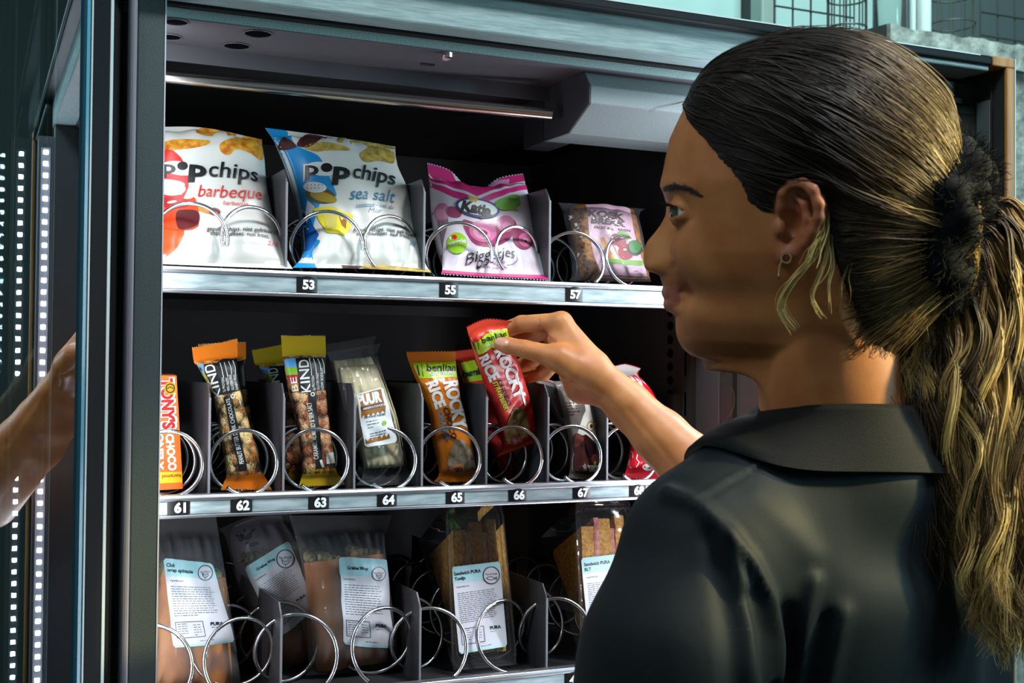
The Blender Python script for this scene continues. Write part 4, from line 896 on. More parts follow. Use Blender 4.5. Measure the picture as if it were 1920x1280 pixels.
# ------------------------------------------------------------------ lowest shelf: wraps in film bags
TORT = noise_mat('toasted_tortilla', lin(228,146,60), lin(182,100,36), 38, 0.55, bump=0.2, stretch=(1,1,0.5), lo=0.42, hi=0.72)
LETT = noise_mat('lettuce_and_cream', lin(86,104,32), lin(206,186,124), 90, 0.5, bump=0.6)
FILMB = film_mat('crinkled_bag_film', haze=0.10, bump=0.9, bscale=30)
def roll(top, bot, Yt, Yb, rpx, parent, fill_top=True, bend=0.0):
    a = onY(*bot, Yb); b = onY(*top, Yt); D = np.linalg.norm(a-CAM); r = rpx*D/F_PX
    t = np.linspace(0, 1, 18)[:, None]; P = a*(1-t)+b*t+np.array([0, 1, 0])*bend*np.sin(t*math.pi)
    R = r*np.clip(np.minimum(0.93+0.5*t[:, 0], 1.0), 0, 1)
    mb = MB(); mb.tube(P, R, 26, 0); mb.tube(P+np.array([0.0007, -0.0006, 0]), R*0.985, 26, 0)
    o = mb.build('wrap_roll', TORT, parent, smooth=True, angle=60)
    if fill_top:
        m2 = MB(); u = (b-a)/np.linalg.norm(b-a); rr = np.random.RandomState(int(top[0]))
        for k in range(26):
            c = b+u*(rr.rand()*0.004)+np.array([rr.randn(), rr.randn(), 0])*r*0.38; q = r*(0.16+0.16*rr.rand())
            th = np.arange(8)*math.pi/4; ring = []
            for ph in (-1.0, -0.4, 0.4, 1.0):
                ring.append(c+np.stack([q*math.cos(ph)*np.cos(th), q*math.cos(ph)*np.sin(th), np.full(8, q*math.sin(ph))], 1)*(0.8+0.4*rr.rand(8, 1)))
            fs = [(j*8+i, j*8+(i+1) % 8, (j+1)*8+(i+1) % 8, (j+1)*8+i) for j in range(3) for i in range(8)]+[tuple(range(7, -1, -1)), tuple(range(24, 32))]
            m2.add(np.concatenate(ring), fs)
        f = m2.build('wrap_filling', LETT, parent, smooth=True)
    return o
def label(p, quad, hdr, title, logo, seed, table=True, animal='hen', para=(0.30, 0.66), n=13):
    """white product label: aqua head, name, round emblem, ingredients, table, PURA"""
    tl, tr, br, bl = [np.array(q, float) for q in quad]
    def L(u, v): return tuple((tl*(1-u)+tr*u)*(1-v)+(bl*(1-u)+br*u)*v)
    e = 0.04
    p.fill(LIL, [L(e,0),L(.5,0),L(1-e,0),L(1,e*.7),L(1,.5),L(1,1-e*.7),L(1-e,1),L(.5,1),L(e,1),L(0,1-e*.7),L(0,.5),L(0,e*.7)], 2)
    p.fill(AQUA, [L(e,0),L(.5,0),L(1-e,0),L(1,e*.7),L(1,hdr),L(.5,hdr),L(0,hdr),L(0,e*.7)], 3)
    hpx = np.linalg.norm(bl-tl)
    for k, (w, u0, u1, v) in enumerate(title): p.text(INK, w, L(u0, v), L(u1, v), hpx*0.040, 4, bold=0.03)
    cu, cv, r = logo; c = L(cu, cv)
    p.oval(LIL, c[0], c[1], r, r*1.04, 0, 4); p.oval(INK, c[0], c[1], r, r*1.04, 0, 5, inner=0.90); p.text(INK, 'Puur & Eerlijk', (c[0]-r*.7, c[1]-r*.12), (c[0]+r*.7, c[1]-r*.20), r*0.26, 5, shear=0.3); p.lines(INK, [(c[0]-r*.45, c[1]-r*.62), (c[0]+r*.45, c[1]-r*.62), (c[0]+r*.45, c[1]-r*.42), (c[0]-r*.45, c[1]-r*.42)], 1, 1.0, seed)
    if animal == 'fish':
        t = np.linspace(0, 1, 9); up = [(c[0]-r*.6+r*1.0*x, c[1]+r*.36-r*.20*math.sin(x*math.pi)) for x in t]; dn = [(c[0]-r*.6+r*1.0*x, c[1]+r*.36+r*.20*math.sin(x*math.pi)) for x in t]
        p.line(INK, up+[(c[0]+r*.62, c[1]+r*.55)], 1.2, 5); p.line(INK, dn+[(c[0]+r*.62, c[1]+r*.18)], 1.2, 5); p.line(INK, [(c[0]+r*.62, c[1]+r*.18), (c[0]+r*.62, c[1]+r*.55)], 1.2, 5)
    else:
        p.line(INK, [(c[0]-r*.40, c[1]+r*.10), (c[0]-r*.30, c[1]+r*.05), (c[0]-r*.22, c[1]+r*.28), (c[0]+r*.05, c[1]+r*.30), (c[0]+r*.38, c[1]+r*.05), (c[0]+r*.42, c[1]+r*.30), (c[0]+r*.20, c[1]+r*.56), (c[0]-r*.05, c[1]+r*.60), (c[0]-r*.30, c[1]+r*.45), (c[0]-r*.40, c[1]+r*.10)], 1.2, 5); p.line(INK, [(c[0]+r*.0, c[1]+r*.60), (c[0]+r*.02, c[1]+r*.82)], 1.2, 5)
    p.text(INK, 'Ingrediënten:', L(.08, hdr+.045), L(.34, hdr+.045), hpx*0.020, 4)
    p.lines(INK, [L(.08, para[0]), L(.95, para[0]), L(.95, para[1]), L(.08, para[1])], n, max(1.0, hpx*0.0075), seed)
    if table:
        a, b, c_, d = L(.08, .72), L(.55, .72), L(.55, .90), L(.08, .90)
        for q in ((a, b), (b, c_), (c_, d), (d, a)): p.line(INK, [q[0], ((q[0][0]+q[1][0])/2, (q[0][1]+q[1][1])/2), q[1]], 0.9, 4)
        p.lines(INK, [L(.11, .73), L(.30, .73), L(.30, .89), L(.11, .89)], 6, 1.1, seed+1); p.lines(INK, [L(.38, .745), L(.52, .745), L(.52, .89), L(.38, .89)], 5, 1.1, seed+2)
    p.text(INK, 'PURA', L(.68, .755), L(.90, .755), hpx*0.036, 4, bold=0.04); p.lines(INK, [L(.68, .79), L(.92, .79), L(.92, .81), L(.68, .81)], 1, 1.0, seed)
    p.lines(INK, [L(.45, .935), L(.95, .935), L(.95, .965), L(.45, .965)], 1, 1.0, seed+4); p.fill(AQUA, [L(.03, .975), L(.97, .975), L(.97, 1), L(.03, 1)], 3)

# spinach wrap
p = Pack([(0, 0.076, [(270,1300),(360,1300),(462,1296)]), (.08, 0.074, [(276,1280),(360,1280),(452,1276)]), (.3, 0.078, [(282,1205),(362,1206),(440,1204)]), (.6, 0.086, [(284,1110),(354,1108),(426,1108)]), (.85, 0.098, [(286,1030),(350,1024),(414,1028)]), (1, 0.108, [(284,962),(344,960),(404,962)])], 0.030, FILMB, seed=61, wr=0.003, pu=0.6, pv=0.6, seal=(0.05, 0.10)); p.mesh(44, 60, back=False)
label(p, ((306,1046),(398,1056),(440,1203),(325,1214)), 0.20, (('Club',.05,.22,.07),('wrap spinazie',.05,.56,.125)), (.80, .13, 14), 71)
o = p.done('wrapped_sandwich', 'spinach wrap in crinkled film bag beside the left jamb', 'wrap', 'wraps in film bags')
roll((296,1070), (322,1300), .106, .088, 40, o); roll((384,1085), (398,1300), .108, .092, 36, o)
# upright Greek wrap
p = Pack([(0, 0.076, [(572,1266),(660,1262),(756,1250)]), (.07, 0.074, [(578,1248),(660,1246),(748,1232)]), (.3, 0.078, [(576,1180),(656,1176),(738,1164)]), (.6, 0.086, [(572,1100),(648,1092),(726,1086)]), (.84, 0.098, [(560,1030),(642,1018),(722,1018)]), (1, 0.106, [(542,966),(636,966),(734,966)])], 0.030, FILMB, seed=63, wr=0.003, pu=0.6, pv=0.6, seal=(0.05, 0.10)); p.mesh(44, 60, back=False)
label(p, ((635,1044),(721,1048),(739,1215),(644,1207)), 0.20, (('Griekse Wrap',.17,.62,.115),), (.84, .17, 13), 73)
o = p.done('wrapped_sandwich', 'upright Greek wrap in clear film bag with its label facing out', 'wrap', 'wraps in film bags')
roll((604,1050), (626,1252), .104, .088, 33, o); roll((682,1040), (690,1242), .106, .090, 37, o)
# tilted Greek wrap behind
p = Pack([(0, .125, [(500,1255),(560,1258),(625,1250)]), (.1, .125, [(494,1230),(556,1232),(616,1226)]), (.35, .13, [(470,1160),(540,1150),(600,1140)]), (.65, .14, [(440,1080),(510,1066),(585,1050)]), (.88, .15, [(424,1010),(490,996),(556,990)]), (1, .155, [(410,992),(470,968),(545,962)])], 0.028, FILMB, seed=65, wr=0.003, pu=0.6, pv=0.6, seal=(0.05, 0.08)); p.mesh(44, 60, back=False)
label(p, ((458,1064),(541,1013),(592,1140),(520,1196)), 0.17, (('Griekse Wrap',.20,.62,.105),), (.80, .19, 17), 75)
o = p.done('wrapped_sandwich', 'tilted Greek wrap in film bag, leaning behind the divider', 'wrap', 'wraps in film bags')
roll((492,1046), (548,1240), .158, .150, 34, o); roll((556,1030), (600,1230), .160, .150, 30, o)
# pale spotted wrap at the very back
p = Pack([(0, .20, [(470,1200),(520,1200),(580,1196)]), (.5, .21, [(446,1090),(500,1086),(560,1084)]), (.85, .22, [(432,1010),(484,1000),(538,996)]), (1, .22, [(440,985),(484,968),(528,966)])], 0.028, pm('pale_lilac_film', (176,164,186), 0.25), seed=67, wr=0.002); p.mesh(36, 46)
for x, y, rx, ry, r_ in ((452,1008,6,8,20),(466,1006,8,5,-40),(470,1000,2.5,2.5,0),(444,1004,3,3.5,0),(462,1018,2,5,60),(472,996,9,1.6,-40),(476,1020,10,4,-20),(458,994,3,3,0)): p.oval(BLK, x, y, rx, ry, r_, 2, n=14)
p.done('wrapped_sandwich', 'pale spotted wrap bag at the very back, behind the tilted wrap', 'wrap', 'wraps in film bags')

# ------------------------------------------------------------------ sandwiches in clear wedge boxes
BRD = noise_mat('wholemeal_bread', lin(240,190,96), lin(186,118,44), 260, 0.75, bump=0.9, lo=0.35, hi=0.72); CRU = noise_mat('bread_crust', lin(140,84,34), lin(82,46,18), 140, 0.7, bump=0.4)
TUNA = noise_mat('tuna_mayo_filling', lin(206,164,110), lin(232,206,150), 160, 0.5, bump=0.5); HAMM = noise_mat('ham_filling', lin(186,84,76), lin(222,150,130), 140, 0.4, bump=0.4); SALD = noise_mat('green_salad', lin(58,110,22), lin(120,170,40), 120, 0.5, bump=0.5)
BOXF = film_mat('clear_box_plastic', tint=(0.95,0.95,0.96), haze=0.02, refl=1.0, bump=0.15, bscale=20, rough=0.04)
def sandwich(c4, quad, ham, label_, title, animal, seed):
    """c4: front face corners tl, tr, br, bl in px; wedge runs back to an apex at half height"""
    tl, tr, br, bl = [onY(x, y, Y) for (x, y), Y in zip(c4, (.072, .072, .038, .038))]
    root = empty('boxed_sandwich', (tl+tr+br+bl)/4*np.array([1,1,0])+np.array([0,0.03,bl[2]])); tag(root, label_, 'sandwich', 'sandwiches in clear boxes')
    nb = np.array([0, .082, .028])
    def W3(u, v, d): return (tl*(1-u)+tr*u)*v+(bl*(1-u)+br*u)*(1-v)+nb*d
    rr = np.random.RandomState(seed); n = 22
    def slice_(u0, u1, name, m, jag, v0=0.05, v1=0.88, inset=0.0):
        b = MB(); P = []
        vv = np.linspace(v0, v1, n)
        for u in (u0, (u0+u1)/2, u1):
            w = 0.03*jag*rr.randn(n)
            row = []
            for k, v in enumerate(vv):
                d0 = 0.02+inset+0.012*jag*rr.rand(); row.append(W3(u+0.006*jag*rr.randn(), v, d0))
            P.append(row)
        front = np.array(P)                                    # 3 x n
        back = []
        for u in (u0, u1):
            back.append([W3(u, v, 0.02+inset+max(0.02, (1-abs(2*(v-v0)/(v1-v0)-1)))*1.0) for v in vv])
        back = np.array(back)
        allv = np.concatenate([front.reshape(-1, 3), back.reshape(-1, 3)]); fs = []
        for a in range(2):
            for k in range(n-1): fs.append((a*n+k, (a+1)*n+k, (a+1)*n+k+1, a*n+k+1))
        o_ = 3*n
        for k in range(n-1):
            fs.append((o_+k, k, k+1, o_+k+1)); fs.append((2*n+k, o_+n+k, o_+n+k+1, 2*n+k+1)); fs.append((o_+n+k, o_+k, o_+k+1, o_+n+k+1))
        b.add(allv, fs); return b.build(name, m, root, smooth=True, angle=50)
    slice_(.06, .30, 'bread_slice', BRD, 1.0, v1=.84); slice_(.30, .42, 'filling', HAMM if ham else TUNA, 2.0, v1=.90 if ham else .83, inset=-.01); slice_(.42, .66, 'bread_slice', BRD, 1.0, v1=.89)
    slice_(.66, .76, 'filling', HAMM if ham else TUNA, 2.0, v1=.82, inset=0.01); slice_(.76, .95, 'bread_slice', BRD, 1.0, v1=.91)
    b = MB()
    for k in range(14):
        c = W3(.10+.22*rr.rand(), .86+.06*rr.rand(), .06+.15*rr.rand()); q = .0035+.003*rr.rand()
        b.add(c+rr.randn(6, 3)*q, [(0,1,2),(0,2,3),(0,3,4),(0,4,5),(1,2,4),(2,3,5)])
    if not ham: b.build('salad_leaves', SALD, root, smooth=True)
    # clear box: front frame, two sides, wedge back
    b = MB(); f4 = [W3(-.08,-.02,-.04), W3(1.08,-.02,-.04), W3(1.08,1.02,-.04), W3(-.08,1.02,-.04)]; i4 = [W3(.0,.0,-.03), W3(1,.0,-.03), W3(1,1,-.03), W3(0,1,-.03)]
    ap = [W3(-.04,.5,1.22), W3(1.04,.5,1.22)]
    b.add(f4+i4, [(0,1,5,4),(1,2,6,5),(2,3,7,6),(3,0,4,7)]); b.add(i4, [(0,1,2,3)])
    b.add([f4[0], f4[3], ap[0]], [(0,1,2)]); b.add([f4[1], f4[2], ap[1]], [(0,2,1)]); b.add([f4[0], f4[1], ap[1], ap[0]], [(0,3,2,1)]); b.add([f4[3], f4[2], ap[1], ap[0]], [(0,1,2,3)])
    rim = [f4[0], f4[1], f4[2], f4[3]]
    b.tube(np.array([q for k in range(4) for q in (rim[k]*.94+rim[k-1]*.06, rim[k]*.94+rim[(k+1) % 4]*.06)]), 0.0011, 6, 0, closed=True)
    b.tube(np.array([q for k in range(4) for q in (i4[k]*.92+i4[k-1]*.08, i4[k]*.92+i4[(k+1) % 4]*.08)]), 0.0008, 6, 0, closed=True)
    b.build('clear_box', BOXF, root)
    p = Pack([(0, .034, [c4[3], c4[2]]), (1, .0685, [c4[0], c4[1]])], 0.0003, LIL, smooth=False, wr=0, seal=(0, 0))
    label(p, quad, 0.19, title, (.80, .15, 16), seed, animal=animal, n=16)
    p.done('product_label', parent=root)
sandwich(((842,950),(932,949),(958,1236),(856,1246)), ((845,1063),(937,1052),(951,1211),(861,1226)), False, 'tuna sandwich in clear wedge box above the lowest rail', (('Sandwich PURA',.05,.60,.08),('Tonijn',.05,.27,.14)), 'fish', 81)
sandwich(((1084,944),(1172,943),(1196,1222),(1096,1230)), ((1089,1046),(1178,1036),(1192,1190),(1104,1204)), True, 'ham BLT sandwich in clear wedge box partly behind her sleeve', (('Sandwich PURA',.05,.60,.08),('BLT',.05,.19,.14)), 'hen', 83)
# ================================================================== sculpting: distance fields on a grid, skinned into one smooth mesh
class Frame:
    """local axes at a pixel and distance: x right, y up, z away from the viewer"""
    def __init__(s, px, py, D):
        s.o = dep(px, py, D); s.z = ray(px, py)/np.linalg.norm(ray(px, py)); s.x = RGT-s.z*(RGT@s.z); s.x /= np.linalg.norm(s.x); s.y = np.cross(s.x, s.z); s.y = -s.y if s.y@UPV < 0 else s.y
    def loc(s, px, py, z=0.0):
        d = ray(px, py); t = ((s.o+s.z*z-CAM)@s.z)/(d@s.z); q = CAM+d*t-s.o
        return np.array([q@s.x, q@s.y, z])
    def to_world(s, P): P = np.asarray(P, float); return s.o+P[:, 0:1]*s.x+P[:, 1:2]*s.y+P[:, 2:3]*s.z
    def to_loc(s, P): Q = np.asarray(P, float)-s.o; return np.stack([Q@s.x, Q@s.y, Q@s.z], -1)
def smin(a, b, k):
    h = np.clip(k-np.abs(a-b), 0, None)/k; return np.minimum(a, b)-h*h*k*0.25
def smax(a, b, k): return -smin(-a, -b, k)
class Field:
    def __init__(s, lo, hi, res):
        s.lo = np.array(lo, float); s.res = res; s.n = np.ceil((np.array(hi)-s.lo)/res).astype(int)+1
        s.ax = [(s.lo[i]+np.arange(s.n[i])*res).astype(np.float32) for i in range(3)]
        s.d = np.full(tuple(s.n), 1.0, np.float32)
    def sub(s, lo, hi):
        a = np.clip(np.floor((np.array(lo)-s.lo)/s.res).astype(int), 0, s.n); b = np.clip(np.ceil((np.array(hi)-s.lo)/s.res).astype(int)+1, 0, s.n)
        sl = tuple(slice(int(a[i]), int(b[i])) for i in range(3))
        if any(b[i] <= a[i] for i in range(3)): return None, None
        X = s.ax[0][sl[0]][:, None, None]; Y = s.ax[1][sl[1]][None, :, None]; Z = s.ax[2][sl[2]][None, None, :]
        return sl, (X, Y, Z)
    def put(s, sl, v, k, mode):
        if mode == 'u': s.d[sl] = smin(s.d[sl], v, k)
        elif mode == 's': s.d[sl] = smax(s.d[sl], -v, k)
    def cone(s, a, b, ra, rb, k=0.004, mode='u'):
        a = np.array(a, float); b = np.array(b, float); R = max(ra, rb)+k+3*s.res
        sl, g = s.sub(np.minimum(a, b)-R, np.maximum(a, b)+R)
        if sl is None: return
        ba = b-a; L = ba@ba+1e-12
        t = np.clip(((g[0]-a[0])*ba[0]+(g[1]-a[1])*ba[1]+(g[2]-a[2])*ba[2])/L, 0, 1)
        v = np.sqrt((g[0]-a[0]-t*ba[0])**2+(g[1]-a[1]-t*ba[1])**2+(g[2]-a[2]-t*ba[2])**2)-(ra+(rb-ra)*t)
        s.put(sl, v.astype(np.float32), k, mode)
    def chain(s, pts, rs, k=0.004, mode='u'):
        for i in range(len(pts)-1): s.cone(pts[i], pts[i+1], rs[i], rs[i+1], k if i == 0 else max(k, 0.002), mode)
    def ell(s, c, r, k=0.004, mode='u', rot=None):
        c = np.array(c, float); r = np.array(r, float); R = r.max()+k+3*s.res
        sl, g = s.sub(c-R, c+R)
        if sl is None: return
        x, y, z = g[0]-c[0], g[1]-c[1], g[2]-c[2]
        if rot is not None:
            M_ = np.array(rot); x, y, z = (M_[0, 0]*x+M_[0, 1]*y+M_[0, 2]*z), (M_[1, 0]*x+M_[1, 1]*y+M_[1, 2]*z), (M_[2, 0]*x+M_[2, 1]*y+M_[2, 2]*z)
        k0 = np.sqrt((x/r[0])**2+(y/r[1])**2+(z/r[2])**2); k1 = np.sqrt((x/r[0]**2)**2+(y/r[1]**2)**2+(z/r[2]**2)**2)+1e-9
        s.put(sl, (k0*(k0-1)/k1).astype(np.float32), k, mode)
    def sample(s, P):
        q = (np.asarray(P, float)-s.lo)/s.res; i = np.clip(np.floor(q).astype(int), 0, s.n-2); f = np.clip(q-i, 0, 1)
        o = 0
        for a in (0, 1):
            for b in (0, 1):
                for c in (0, 1):
                    w = (f[:, 0] if a else 1-f[:, 0])*(f[:, 1] if b else 1-f[:, 1])*(f[:, 2] if c else 1-f[:, 2])
                    o = o+w*s.d[i[:, 0]+a, i[:, 1]+b, i[:, 2]+c]
        return o
    def grad(s, P):
        e = s.res; G = np.stack([s.sample(P+np.eye(3)[i]*e)-s.sample(P-np.eye(3)[i]*e) for i in range(3)], 1)
        return G/(np.linalg.norm(G, axis=1)[:, None]+1e-9)
    def surface(s, level=0.0):
        """naive surface nets"""
        d = s.d-level; ins = d < 0; nx, ny, nz = d.shape
        cs = None; any_in = np.zeros((nx-1, ny-1, nz-1), bool); all_in = np.ones_like(any_in)
        for a in (0, 1):
            for b in (0, 1):
                for c in (0, 1):
                    v = ins[a:nx-1+a, b:ny-1+b, c:nz-1+c]; any_in |= v; all_in &= v
        act = any_in & ~all_in; idx = np.argwhere(act); vid = np.full(act.shape, -1, np.int64); vid[act] = np.arange(len(idx))
        acc = np.zeros((len(idx), 3)); cnt = np.zeros(len(idx))
        corner = [(a, b, c) for a in (0, 1) for b in (0, 1) for c in (0, 1)]
        for p in range(8):
            for q in range(p+1, 8):
                A, B = corner[p], corner[q]
                if sum(abs(A[i]-B[i]) for i in range(3)) != 1: continue
                da = d[idx[:, 0]+A[0], idx[:, 1]+A[1], idx[:, 2]+A[2]]; db = d[idx[:, 0]+B[0], idx[:, 1]+B[1], idx[:, 2]+B[2]]
                m = (da < 0) != (db < 0); t = np.where(m, da/(da-db+1e-20), 0)
                pt = np.array(A)+t[:, None]*(np.array(B)-np.array(A)); acc[m] += pt[m]; cnt[m] += 1
        V = s.lo+(idx+acc/np.maximum(cnt, 1)[:, None])*s.res
        Fs = []
        for ax in range(3):
            o = [i for i in range(3) if i != ax]
            sl0 = [slice(1, -1)]*3; sl0[ax] = slice(0, -1); sl1 = list(sl0); sl1[ax] = slice(1, None)
            A = ins[tuple(sl0)]; B = ins[tuple(sl1)]
            for flip, m in ((0, A & ~B), (1, ~A & B)):
                e = np.argwhere(m)
                if not len(e): continue
                for i in o: e[:, i] += 1
                def cell(da, db):
                    c = e.copy(); c[:, o[0]] -= da; c[:, o[1]] -= db; return vid[c[:, 0], c[:, 1], c[:, 2]]
                q = np.stack([cell(1, 1), cell(0, 1), cell(0, 0), cell(1, 0)], 1)
                if (ax == 1) != bool(flip): q = q[:, ::-1]
                Fs.append(q)
        Fq = np.concatenate(Fs); k = np.random.RandomState(0).choice(len(Fq), 400); n = np.cross(V[Fq[k, 2]]-V[Fq[k, 0]], V[Fq[k, 3]]-V[Fq[k, 1]])
        if ((n*s.grad(V[Fq[k]].mean(1))).sum(1)).mean() > 0: Fq = Fq[:, ::-1]          # the local frames are left-handed
        return V, Fq
def np_mesh(name, V, Fq, mats, parent=None, attr=None, matidx=None):
    me = bpy.data.meshes.new(name); org = np.array([(V[:, 0].min()+V[:, 0].max())/2, (V[:, 1].min()+V[:, 1].max())/2, V[:, 2].min()]); Q = V-org
    nf, k = Fq.shape
    me.vertices.add(len(V)); me.vertices.foreach_set('co', Q.astype(np.float32).ravel())
    me.loops.add(nf*k); me.loops.foreach_set('vertex_index', Fq.astype(np.int32).ravel())
    me.polygons.add(nf); me.polygons.foreach_set('loop_start', np.arange(0, nf*k, k, dtype=np.int32))
    try: me.polygons.foreach_set('loop_total', np.full(nf, k, np.int32))
    except Exception: pass
    me.polygons.foreach_set('use_smooth', np.ones(nf, bool))
    for m in (mats if isinstance(mats, (list, tuple)) else [mats]): me.materials.append(m)
    if matidx is not None: me.polygons.foreach_set('material_index', matidx.astype(np.int32))
    me.update(calc_edges=True); me.validate()
    if attr is not None:
        for an, av in attr.items():
            at = me.attributes.new(an, 'FLOAT_COLOR' if av.ndim == 2 else 'FLOAT', 'POINT')
            if av.ndim == 2: at.data.foreach_set('color', np.concatenate([av, np.ones((len(av), 1))], 1).astype(np.float32).ravel())
            else: at.data.foreach_set('value', av.astype(np.float32))
    o = bpy.data.objects.new(name, me); COL.objects.link(o); o.location = tuple(org); WLOC[o.name] = tuple(org)
    if parent is not None: o.parent = parent; o.matrix_parent_inverse = Matrix.Translation(-Vector(WLOC[parent.name]))
    return o
def vnorm(V, Fq):
    n = np.cross(V[Fq[:, 2]]-V[Fq[:, 0]], V[Fq[:, 3 if Fq.shape[1] > 3 else 1]]-V[Fq[:, 1 if Fq.shape[1] > 3 else 0]])
    N = np.zeros_like(V)
    for i in range(Fq.shape[1]): np.add.at(N, Fq[:, i], n)
    return N/(np.linalg.norm(N, axis=1)[:, None]+1e-12)
def seg_dist(P, poly):
    """distance of pixel points to a polyline"""
    best = np.full(len(P), 1e9); poly = np.array(poly, float)
    for a, b in zip(poly[:-1], poly[1:]):
        ba = b-a; t = np.clip(((P-a)@ba)/(ba@ba+1e-9), 0, 1); best = np.minimum(best, np.linalg.norm(P-a-t[:, None]*ba, axis=1))
    return best

# ------------------------------------------------------------------ head (her left side, in profile)
HF = Frame(1450, 400, 0.90)
def h(px, py, z=0.0): return HF.loc(px, py, z)
U1 = np.linalg.norm(h(1451, 400)-h(1450, 400))          # metres per pixel at the head
prof = [(1480,70),(1400,92),(1345,122),(1305,160),(1285,200),(1268,235),(1256,262),(1248,300),(1241,335),(1242,350),(1246,368),(1249,385),(1247,404),(1239,420),(1227,437),(1213,453),(1203,466),(1198,477),(1198,490),(1204,502),(1215,509),(1230,512),(1238,517),(1241,527),(1244,538),(1245,546),(1249,554),(1257,560),(1254,567),(1255,576),(1260,586),(1265,594),(1267,604),(1267,618),(1271,636),(1280,652),(1294,664),(1319,672)]
base = [(1480,70),(1400,92),(1345,122),(1305,160),(1285,200),(1268,235),(1256,262),(1248,300),(1243,335),(1245,350),(1249,368),(1252,385),(1255,420),(1257,460),(1256,490),(1250,510),(1243,520),(1241,527)]+prof[prof.index((1244,538)):]
PR = np.array([h(*q)[:2] for q in prof]); BA = np.array([h(*q)[:2] for q in base])
def ip(T, y): o = np.argsort(T[:, 1]); return np.interp(y, T[o, 1], T[o, 0])
fld = Field(h(1120, 860)[:2].tolist()[0:1]+[h(1120, 860)[1]]+[-0.105], h(1830, 0)[:2].tolist()+[0.105], 0.0017)
# envelope
c = h(1518, 312); fld.ell((c[0], c[1], 0), (0.091, 0.086, 0.072), 0.001)
c = h(1400, 330); fld.ell((c[0], c[1], 0), (0.072, 0.070, 0.066), 0.03)
c = h(1400, 455); fld.ell((c[0], c[1], 0), (0.074, 0.072, 0.064), 0.03)
c = h(1345, 560); fld.ell((c[0], c[1], 0), (0.046, 0.044, 0.040), 0.03)
for sg in (-1, 1):
    fld.chain([h(1478, 500, sg*0.052), h(1466, 575, sg*0.049), h(1390, 632, sg*0.034), h(1322, 642, sg*0.013)], [0.020, 0.017, 0.0135, 0.0125], 0.030)
    fld.ell(h(1470, 592, sg*0.030), (0.048, 0.032, 0.024), 0.03)
    fld.ell(h(1360, 455, sg*0.046), (0.030, 0.024, 0.017), 0.02)
# the face surface itself
Xg, Yg, Zg = fld.ax[0][:, None, None], fld.ax[1][None, :, None], fld.ax[2][None, None, :]
yy = fld.ax[1]; xb = ip(BA, yy); nb = np.clip(xb-ip(PR, yy), 0, None)
pyv = 400-yy/U1                                           # approximate pixel row of each y
sg_ = np.interp(pyv, [370, 400, 440, 470, 485, 500, 512], [0.0075, 0.0072, 0.0085, 0.0118, 0.0140, 0.0158, 0.0150])
Bw = np.interp(pyv, [100, 260, 400, 470, 550, 600, 640, 672], [0.070, 0.072, 0.072, 0.071, 0.062, 0.054, 0.046, 0.036])
Aw = np.interp(pyv, [100, 260, 340, 400, 470, 550, 640], [0.080, 0.066, 0.056, 0.066, 0.074, 0.078, 0.070])
za = np.abs(Zg)
rz = za/Bw[None, :, None]; dr = Aw[None, :, None]*(0.45*rz**2+0.55*rz**5)
mouth = np.exp(-((pyv-553)/34.0)**2)[None, :, None]; dr = dr+0.0060*mouth*np.clip(za/0.022, 0, 1.25)**2
w = np.exp(-(za/sg_[None, :, None])**2.3)
kk = np.exp(-0.5*(np.arange(-40, 41)*fld.res/0.013)**2); kk /= kk.sum(); xbs = np.convolve(np.pad(xb, 40, mode='edge'), kk, 'valid')
ts = np.clip((za-0.010)/0.026, 0, 1); ts = ts*ts*(3-2*ts)
xf = xb[None, :, None]*(1-ts)+xbs[None, :, None]*ts+dr-nb[None, :, None]*w
# brow ridge, eye socket, nostril wing, smile crease
def bump(px, py, z, rx, ry, rz, amp):
    q = h(px, py); return amp*np.exp(-((Yg-q[1])/ry)**2-((za-z)/rz)**2)
xf = xf+bump(0+1260, 398, 0.031, 0, 0.0125, 0.0165, 0.0105)-bump(1250, 352, 0.026, 0, 0.0075, 0.020, 0.0030)-bump(1240, 500, 0.0125, 0, 0.006, 0.0055, 0.0040)-bump(1290, 470, 0.036, 0, 0.016, 0.016, 0.0040)+bump(1280, 547, 0.027, 0, 0.006, 0.0065, 0.0032)
gy = np.gradient(ip(PR, yy), yy); sc = 1/np.sqrt(1+np.clip(np.abs(gy), 0, 2.5)**2)
ff = (xf-Xg)*(0.55+0.45*sc[None, :, None])
fld.d = smax(fld.d, ff.astype(np.float32), 0.006)
# nostrils
for s_ in (-1, 1): fld.ell(h(1222, 510, s_*0.0062), (0.0042, 0.0030, 0.0030), 0.002, 's')
# mouth line
for s_ in (-1, 1): fld.chain([h(1250, 560, s_*0.0), h(1259, 558, s_*0.010), h(1270, 553, s_*0.017), h(1279, 547, s_*0.0235)], [0.0016, 0.0014, 0.0013, 0.0010], 0.003, 's')
# lower and upper lip rolls
for s_ in (-1, 1):
    fld.chain([h(1256, 571, 0), h(1262, 569, s_*0.009), h(1271, 560, s_*0.018)], [0.0040, 0.0036, 0.0020], 0.004)
    fld.chain([h(1252, 549, 0), h(1258, 549, s_*0.009), h(1269, 548, s_*0.018)], [0.0034, 0.0030, 0.0016], 0.004)
# eyelids around the eyeballs
EYR = 0.0118; EY = [h(1286, 397, s_*0.0315) for s_ in (-1, 1)]
for e, s_ in zip(EY, (-1, 1)):
    fld.ell(e, (0.0130, 0.0128, 0.0132), 0.004)
    fld.ell(e+np.array([-0.0090, 0.0000, s_*0.0030]), (0.0130, 0.0033, 0.0118), 0.0012, 's')
# neck
fld.cone(h(1545, 560, 0.0), h(1583, 850, 0.0), 0.050, 0.056, 0.022)
for s_ in (-1, 1): fld.cone(h(1565, 490, s_*0.042), h(1490, 850, s_*0.018), 0.014, 0.011, 0.040)
